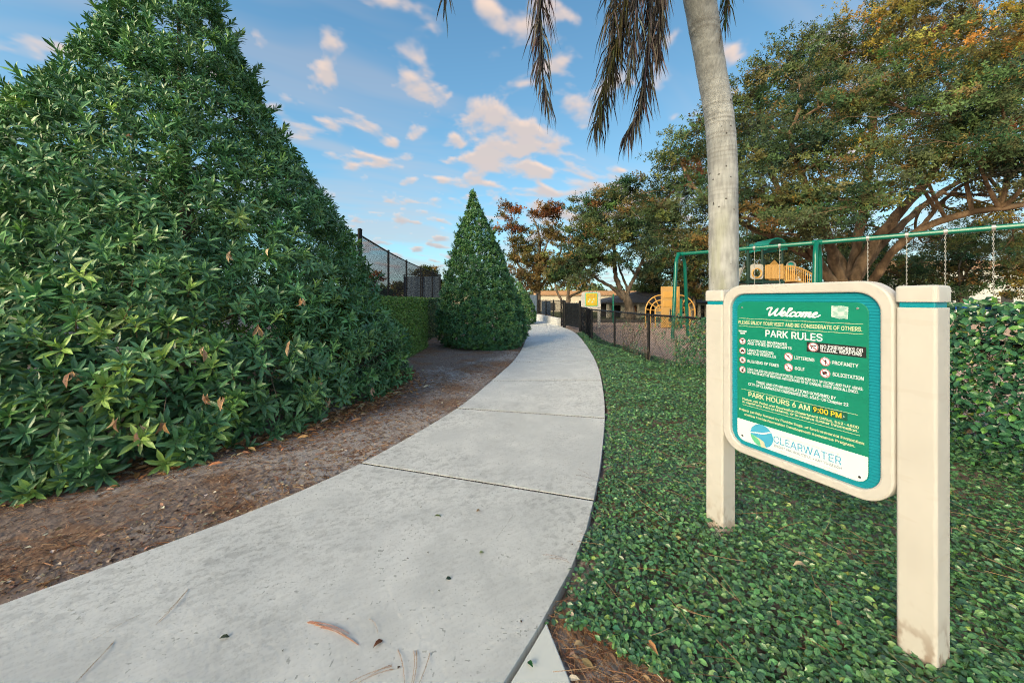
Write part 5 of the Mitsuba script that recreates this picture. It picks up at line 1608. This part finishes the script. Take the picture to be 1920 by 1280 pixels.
def branches(r, sources, lobes, per, r0, name, key, bsdf='m_bark', tips=5):
    mb = MB()
    src = np.vstack([spline(np.array(p, float), 12)[4:] for p, _, _ in sources])
    for (c, rad, *_) in lobes:
        c, rad = np.array(c, float), np.array(rad, float)
        s = src[np.argmin(np.linalg.norm(src - (c - [0, 0, rad[2] * 0.6]), axis=1))]
        m = s + (c - s) * 0.55 + r.normal(0, 0.12, 3) * rad
        q = spline([s, m, c], 10)
        mb.add(*tube(q, np.linspace(r0, r0 * 0.45, 10), 6))
        for _ in range(per):
            e = c + unit(r.normal(size=3)) * rad * r.uniform(0.6, 1.0)
            b = q[r.integers(4, 10)]
            q2 = spline([b, (b + e) / 2 + r.normal(0, 0.10, 3) * rad, e], 8)
            mb.add(*tube(q2, np.linspace(r0 * 0.42, r0 * 0.10, 8), 5))
            for _ in range(tips):
                b2 = q2[r.integers(3, 8)]
                e2 = b2 + r.normal(0, 0.35, 3) * rad
                mb.add(*tube([b2, (b2 + e2) / 2 + r.normal(0, 0.05, 3) * rad, e2], [r0 * 0.14, r0 * 0.10, r0 * 0.04], 4))
    obj(name, mb.ply(bsdf), key, kind='stuff')


OAK = [(0.085, 0.128, 0.062), (0.118, 0.152, 0.070), (0.045, 0.082, 0.048), (0.165, 0.172, 0.068), (0.20, 0.140, 0.055)]
OW = [4, 4, 3, 1.4, 0.7]
r = np.random.default_rng(14)
oak = thing('oak_tree', 'enormous spreading live oak with many limbs filling the right of the sky', 'tree')
DO = 19.0
TB = at(1592, 500, DO)
TB[2] = 0
lim = [([TB + [0, 0, -0.4], TB + [0, 0, 0.8], TB + [0.1, 0, 2.0]], 0.75, 0.55)]
def O(x, y, d):
    return at(x, y, DO + d)
limb_specs = [
    ([TB + [0, 0, 1.6], O(1560, 470, -0.4), O(1540, 410, -1.4), O(1522, 372, -2.2), O(1480, 250, -2.5)], 0.34, 0.10),
    ([TB + [-0.1, 0, 1.4], O(1530, 480, -0.8), O(1498, 420, -1.5), O(1484, 400, -2.0), O(1440, 300, -2.4)], 0.30, 0.09),
    ([TB + [-0.2, 0, 1.2], O(1500, 470, -0.6), O(1440, 440, -1.4), O(1395, 420, -2.2), O(1300, 350, -2.6)], 0.26, 0.07),
    ([TB + [0.2, 0, 1.6], O(1640, 455, 0.2), O(1690, 395, 0.0), O(1745, 330, -0.8), O(1775, 270, -1.5), O(1790, 170, -2.0)], 0.38, 0.12),
    ([TB + [0.2, 0, 1.2], O(1655, 500, -1.0), O(1690, 455, -1.8), O(1760, 415, -2.6), O(1840, 395, -3.6), O(1960, 375, -4.2)], 0.26, 0.10),
    ([TB + [0.1, 0.2, 1.6], O(1610, 440, 1.0), O(1625, 340, 1.2), O(1640, 200, 1.0), O(1650, 110, 0.6)], 0.34, 0.10),
    ([TB + [0.2, 0.2, 1.6], O(1680, 430, 1.8), O(1800, 340, 2.2), O(1930, 280, 2.0)], 0.28, 0.09),
    ([TB + [-0.1, 0.2, 1.5], O(1540, 440, 2.2), O(1440, 380, 2.8), O(1330, 330, 2.2)], 0.24, 0.08),
    ([O(1690, 455, -1.8), O(1730, 420, -2.0), O(1800, 350, -2.2), O(1900, 330, -2.6)], 0.13, 0.05),
]
obj('trunk', mikit.ply(tube(spline(np.array(lim[0][0]), 14), np.linspace(0.66, 0.42, 14), 16), 'm_bark_oak', True), oak)
limb_specs = [(a_, b_ * 0.78, c_ * 0.9) for a_, b_, c_ in limb_specs]
limbs(r, oak, limb_specs, 'm_bark_oak')
def lobe(x, y, rx, ry, d, depth=None, w=1.0, cols=None, D0=None):
    D0 = DO if D0 is None else D0
    c = at(x, y, D0 + d)
    k = (D0 + d) / F
    t = (c, (rx * k, (depth or (rx + ry) / 2) * k, ry * k), w)
    return t + (cols,) if cols is not None else t


WARM = [(0.36, 0.235, 0.060), (0.17, 0.165, 0.060), (0.28, 0.225, 0.066), (0.10, 0.12, 0.055)]
oak_lobes = [
    lobe(1275, 300, 62, 52, -1.5), lobe(1248, 375, 52, 48, -1.0), lobe(1262, 450, 55, 42, -0.5), lobe(1345, 250, 60, 55, -2), lobe(1330, 370, 70, 60, -2.5), lobe(1340, 445, 60, 35, -2),
    lobe(1420, 185, 70, 60, -1.5), lobe(1480, 125, 62, 50, 0), lobe(1560, 100, 62, 48, 1), lobe(1440, 280, 80, 60, -3), lobe(1450, 370, 75, 50, -3.5), lobe(1540, 200, 75, 62, -2),
    lobe(1545, 300, 80, 55, -3.5), lobe(1540, 375, 75, 42, -4), lobe(1640, 60, 80, 62, 0.5, None, 0.8, WARM), lobe(1650, 170, 85, 65, -1.5, None, 0.8), lobe(1660, 280, 75, 52, -2, None, 0.7, WARM),
    lobe(1720, 20, 85, 60, 0, None, 0.9), lobe(1750, 110, 85, 60, -2, None, 0.75, WARM), lobe(1835, 40, 90, 65, -1, None, 0.65, WARM), lobe(1900, 100, 90, 65, -2.5, None, 0.7, WARM),
    lobe(1790, 215, 85, 55, -4.5), lobe(1870, 190, 90, 60, -5), lobe(1830, 285, 95, 45, -5.2), lobe(1915, 300, 80, 55, -5), lobe(1730, 300, 60, 40, -4, None, 0.8),
    lobe(1640, 370, 60, 30, -3.5, None, 0.5), lobe(1850, 365, 90, 30, -3, None, 0.28, WARM), lobe(1790, 395, 70, 25, -2, None, 0.22, WARM), lobe(1980, 200, 90, 80, -3), lobe(1990, 60, 90, 80, 0),
    lobe(1730, 455, 70, 26, 4, None, 0.5), lobe(1820, 440, 80, 30, 5, None, 0.55), lobe(1900, 460, 70, 34, 3, None, 0.55), lobe(1450, 465, 60, 26, 4, None, 0.5), lobe(1390, 470, 50, 30, 6, None, 0.6),
    lobe(1400, 320, 110, 90, 3, None, 0.6), lobe(1560, 200, 140, 100, 4, None, 0.5), lobe(1760, 170, 150, 100, 4, None, 0.45), lobe(1560, 400, 60, 30, -5, None, 0.9), lobe(1610, 385, 55, 30, -4.5, None, 0.8), lobe(1520, 440, 50, 18, -4, None, 0.5), lobe(1470, 410, 60, 28, -5, None, 0.8), lobe(1700, 345, 60, 30, -4, None, 0.6), lobe(1900, 400, 80, 30, 0, None, 0.25, WARM), lobe(1480, 430, 60, 20, -3, None, 0.4), lobe(1600, 420, 60, 20, 3, None, 0.4),
]
v, f, c = crown(r, oak_lobes, 56, 0.130, 6, OAK, OW, leaf2(0.25, 0.08), 0.66)
obj('crown', MB().add(v, f, c).ply('m_tree_leaf'), oak, kind='stuff')
branches(r, limb_specs, oak_lobes, 4, 0.085, 'branch', oak, 'm_bark_oak', tips=4)

r = np.random.default_rng(15)
oak2 = thing('oak_tree', 'middle distance live oak with a forked grey trunk in front of the dark roofed building', 'tree')
DM = 34.0
M = lambda x, y, d=0: at(x, y, DM + d)
b0 = M(1181, 588)
ls = [([b0 + [0, 0, -0.5], M(1180, 575), M(1171, 553)], 0.42, 0.34),
      ([M(1172, 557), M(1162, 540), M(1154, 515), M(1152, 480), M(1148, 440)], 0.26, 0.07), ([M(1168, 560), M(1140, 535, -.5), M(1118, 522, -1), M(1095, 500, -1.5)], 0.20, 0.06),
      ([M(1176, 555), M(1180, 540), M(1192, 515), M(1204, 490), M(1215, 465)], 0.20, 0.06), ([M(1176, 553), M(1172, 530, .5), M(1162, 505, .8), M(1168, 470, 1)], 0.13, 0.05),
      ([M(1192, 515), M(1180, 500), M(1175, 485)], 0.09, 0.04)]
obj('trunk', mikit.ply(tube(spline(np.array(ls[0][0]), 10), np.linspace(0.50, 0.34, 10), 12), 'm_bark', True), oak2)
limbs(r, oak2, ls[1:])
ol = [lobe(x, y, a_, b_, d_, None, w_, None, DM) for x, y, a_, b_, d_, w_ in
      ((1085, 470, 38, 28, -1, 1), (1065, 500, 26, 22, -1, 1), (1100, 425, 40, 26, 0, 1), (1130, 385, 46, 28, 0, 1), (1180, 360, 44, 26, 1, .9), (1215, 395, 36, 32, 1, 1), (1140, 440, 48, 28, -2, 1), (1180, 420, 44, 30, -2, .9),
       (1120, 480, 44, 22, -2, 1), (1160, 480, 36, 18, -2, .6), (1205, 450, 34, 30, -1, .9), (1225, 490, 26, 26, 0, .7), (1100, 510, 34, 16, -1.5, .8), (1190, 500, 24, 14, 0, .4), (1235, 430, 28, 36, 1, .9), (1095, 385, 26, 20, 1, .8))]
v, f, c = crown(r, ol, 40, 0.20, 5, OAK, [4, 3, 4, 2, 1.0], leaf2(0.27, 0.08), 0.75)
obj('crown', MB().add(v, f, c).ply('m_tree_leaf'), oak2, kind='stuff')
branches(r, ls[1:], ol, 3, 0.06, 'branch', oak2)

r = np.random.default_rng(16)
aut = thing('autumn_tree', 'thin tree with rust red leaves at its top beyond the medium cone shrub', 'tree')
DA = 36.0
A = lambda x, y, d=0: at(x, y, DA + d)
ls = [([A(1008, 590), A(1009, 560), A(1010, 500), A(1012, 460), A(1000, 410)], 0.26, 0.06), ([A(1009, 545), A(1030, 515), A(1045, 490), A(1050, 440)], 0.14, 0.05), ([A(1009, 550), A(985, 520), A(970, 490), A(960, 420)], 0.14, 0.05), ([A(1010, 520), A(1022, 470), A(1040, 410)], 0.10, 0.04)]
obj('trunk', mikit.ply(tube(spline(np.array(ls[0][0]), 20), np.linspace(0.30, 0.06, 20), 10), 'm_bark', True), aut)
limbs(r, aut, ls[1:])
RUST = [(0.25, 0.095, 0.040), (0.30, 0.14, 0.055), (0.17, 0.085, 0.045), (0.14, 0.11, 0.05)]
BRN = [(0.15, 0.115, 0.045), (0.10, 0.10, 0.04), (0.19, 0.14, 0.06)]
al = [lobe(x, y, a_, b_, d_, None, w_, cc_, DA) for x, y, a_, b_, d_, w_, cc_ in
      ((958, 398, 20, 17, 0, .9, RUST), (945, 425, 18, 10, 0, .7, RUST), (972, 425, 18, 14, 0, .7, RUST), (1010, 395, 24, 13, 0, .7, RUST), (1042, 390, 22, 13, 0, .8, RUST), (1025, 405, 24, 12, 1, .6, RUST),
       (985, 450, 28, 22, 0, .8, BRN), (1030, 440, 28, 26, 0, .75, BRN), (990, 490, 36, 26, 0, 1, BRN), (1020, 500, 32, 26, -1, 1, BRN), (975, 520, 26, 16, 0, .7, BRN), (1000, 530, 34, 14, 0, .6, BRN), (1045, 520, 22, 20, -1, .6, BRN), (965, 470, 16, 20, 0, .35, BRN))]
v, f, c = crown(r, al, 42, 0.20, 5, BRN, [1, 1, 1], leaf2(0.27, 0.08), 0.62)
obj('crown', MB().add(v, f, c).ply('m_tree_leaf'), aut, kind='stuff')
branches(r, ls, al, 3, 0.05, 'branch', aut)

r = np.random.default_rng(17)
ol3 = thing('oak_tree', 'small low tree with bent dark stems between the autumn tree and the forked oak', 'tree')
DL = 29.0
B = lambda x, y, d=0: at(x, y, DL + d)
ls = [([B(1066, 595), B(1064, 570), B(1066, 540), B(1060, 505)], 0.15, 0.06), ([B(1062, 575), B(1050, 558), B(1044, 545), B(1040, 520)], 0.11, 0.05), ([B(1068, 575), B(1076, 552), B(1086, 548), B(1095, 520)], 0.12, 0.05)]
obj('trunk', mikit.ply(tube(spline(np.array(ls[0][0]), 12), np.linspace(0.17, 0.06, 12), 8), 'm_bark', True), ol3)
limbs(r, ol3, ls[1:])
ll = [lobe(x, y, a_, b_, d_, None, w_, None, DL) for x, y, a_, b_, d_, w_ in ((1060, 515, 32, 18, 0, 1), (1085, 525, 28, 14, -.5, .9), (1045, 505, 22, 20, 0, .9), (1100, 535, 20, 9, 0, .6), (1070, 490, 30, 20, .5, .8))]
v, f, c = crown(r, ll, 42, 0.18, 5, OAK, OW, leaf2(0.27, 0.08), 0.58)
obj('crown', MB().add(v, f, c).ply('m_tree_leaf'), ol3, kind='stuff')
branches(r, ls, ll, 3, 0.05, 'branch', ol3)


def simple_tree(name, label, x, y, D, h_px, w_px, cols, seed, leaf, clump, ground=-0.6, n=7, dens=14, cat='tree', wt=0.9):
    r = np.random.default_rng(seed)
    key = thing(name, label, cat)
    base = at(x, 560, D)
    base[2] = ground
    top = at(x, y, D)
    k = D / F
    ls = [([base, base + (top - base) * 0.35 + [0.1, 0, 0], base + (top - base) * 0.8], 0.012 * h_px * k + 0.08, 0.05)]
    for i in range(3):
        s = base + (top - base) * (0.22 + 0.1 * i)
        e = s + np.array([(-1) ** i * w_px * k * 0.6, r.normal(0, w_px * k * 0.3), h_px * k * 0.35])
        ls.append(([s, (s + e) / 2 + [0, 0, h_px * k * 0.05], e], 0.006 * h_px * k + 0.05, 0.03))
    obj('trunk', mikit.ply(tube(spline(np.array(ls[0][0]), 12), np.linspace(ls[0][1], 0.05, 12), 8), 'm_bark', True), key)
    limbs(r, key, ls[1:])
    lb = []
    for i in range(n):
        t = (i + 0.5) / n
        cx_ = x + r.uniform(-1, 1) * w_px * 0.6 * math.sin(math.pi * (0.15 + 0.75 * t))
        cy_ = y + h_px * (0.14 + 0.66 * (1 - t))
        lb.append(lobe(cx_, cy_, w_px * r.uniform(0.34, 0.52), h_px * r.uniform(0.12, 0.19), r.uniform(-1, 1) * w_px * k * 0.4, None, wt, None, D))
    v, f, c = crown(r, lb, dens * 1.8, leaf * 1.15, 5, cols, np.ones(len(cols)), leaf2(0.27, 0.08), clump)
    obj('crown', MB().add(v, f, c).ply('m_tree_leaf'), key, kind='stuff')
    branches(r, ls, lb, 2, 0.05, 'branch', key, tips=2)


simple_tree('far_tree', 'rust coloured tree beyond the ball court, right of the corner post', 700, 507, 58, 60, 26, [(0.24, 0.10, 0.045), (0.17, 0.10, 0.05), (0.10, 0.10, 0.045)], 201, 0.26, 1.0)
simple_tree('far_tree', 'dark green bushy tree low beyond the ball court fence', 720, 541, 50, 30, 18, [(0.03, 0.06, 0.035), (0.04, 0.07, 0.035)], 202, 0.24, 0.9, n=5)
simple_tree('far_tree', 'small golden green tree beyond the ball court between the fence posts', 745, 527, 66, 40, 18, [(0.17, 0.12, 0.045), (0.10, 0.11, 0.04)], 203, 0.28, 1.0)
simple_tree('far_tree', 'golden topped green tree above the windscreen beside the medium cone shrub', 805, 495, 60, 70, 36, [(0.16, 0.12, 0.035), (0.07, 0.085, 0.03), (0.05, 0.07, 0.03)], 204, 0.27, 1.0, n=9)
simple_tree('far_tree', 'broad dark tree standing behind the left part of the playground frame', 1235, 470, 44, 115, 44, OAK[:4], 205, 0.22, 0.9, n=9)
simple_tree('far_tree', 'leafy tree standing behind the play structure bridge under the great oak', 1440, 420, 34, 150, 90, OAK, 206, 0.18, 0.85, n=10)
simple_tree('far_tree', 'dark multi stemmed tree right of the near sign post under the great oak limbs', 1800, 430, 27, 150, 70, OAK, 207, 0.15, 0.75, n=13, wt=0.8)
simple_tree('far_tree', 'tree with bare lower branches at the far right edge behind the swing chain', 1925, 420, 25, 150, 60, OAK + WARM, 208, 0.15, 0.75, n=13, wt=0.8)
simple_tree('far_tree', 'dark bushy tree in front of the pale house, left of the multi stemmed tree', 1715, 470, 33, 90, 60, OAK, 211, 0.17, 0.85, n=9)
simple_tree('far_tree', 'leafy tree standing between the swing frame legs and the palm trunk', 1300, 425, 37, 150, 62, OAK, 212, 0.18, 0.85, n=12)
simple_tree('far_tree', 'shaded tree behind the trunk of the great oak', 1600, 430, 36, 150, 100, OAK, 209, 0.18, 0.9, n=13, wt=0.8)
r = np.random.default_rng(210)
# trees west of the court that keep the low sun off the path, and the distant wood
lb = []
for i in range(34):
    y = -46 + i * 2.4
    lb.append(((-27 + r.normal(0, 1.5), y, 3.6 + r.uniform(-.4, .8)), (2.6, 2.2, 5.6 + r.uniform(0, 1.6)), 1.0))
v, f, c = crown(r, lb, 5, 0.50, 5, OAK[:4], [1, 1, 1, 1], leaf2(0.3, 0.08), 1.1)
struct('tree_line', MB().add(v, f, c).ply('m_tree_leaf'), 'stuff', 'row of dense trees west of the ball court')
labels['tree_line']['category'] = 'trees'
lb = []
for i in range(150):
    a_ = math.radians(-75 + 150 * i / 149)
    R_ = 120 + r.normal(0, 8)
    lb.append(((R_ * math.sin(a_), R_ * math.cos(a_), 0.5 + r.uniform(-.5, 1.2)), (3.6, 3, 2.6 + r.uniform(0, 2.2)), 1.0))
v, f, c = crown(r, lb, 0.9, 1.2, 4, OAK[:4], [1, 1, 1, 1], leaf2(0.35, 0.08), 1.9)
struct('distant_wood', MB().add(v, f, c).ply('m_tree_leaf'), 'stuff', 'low distant wood along the horizon')
labels['distant_wood']['category'] = 'wood'
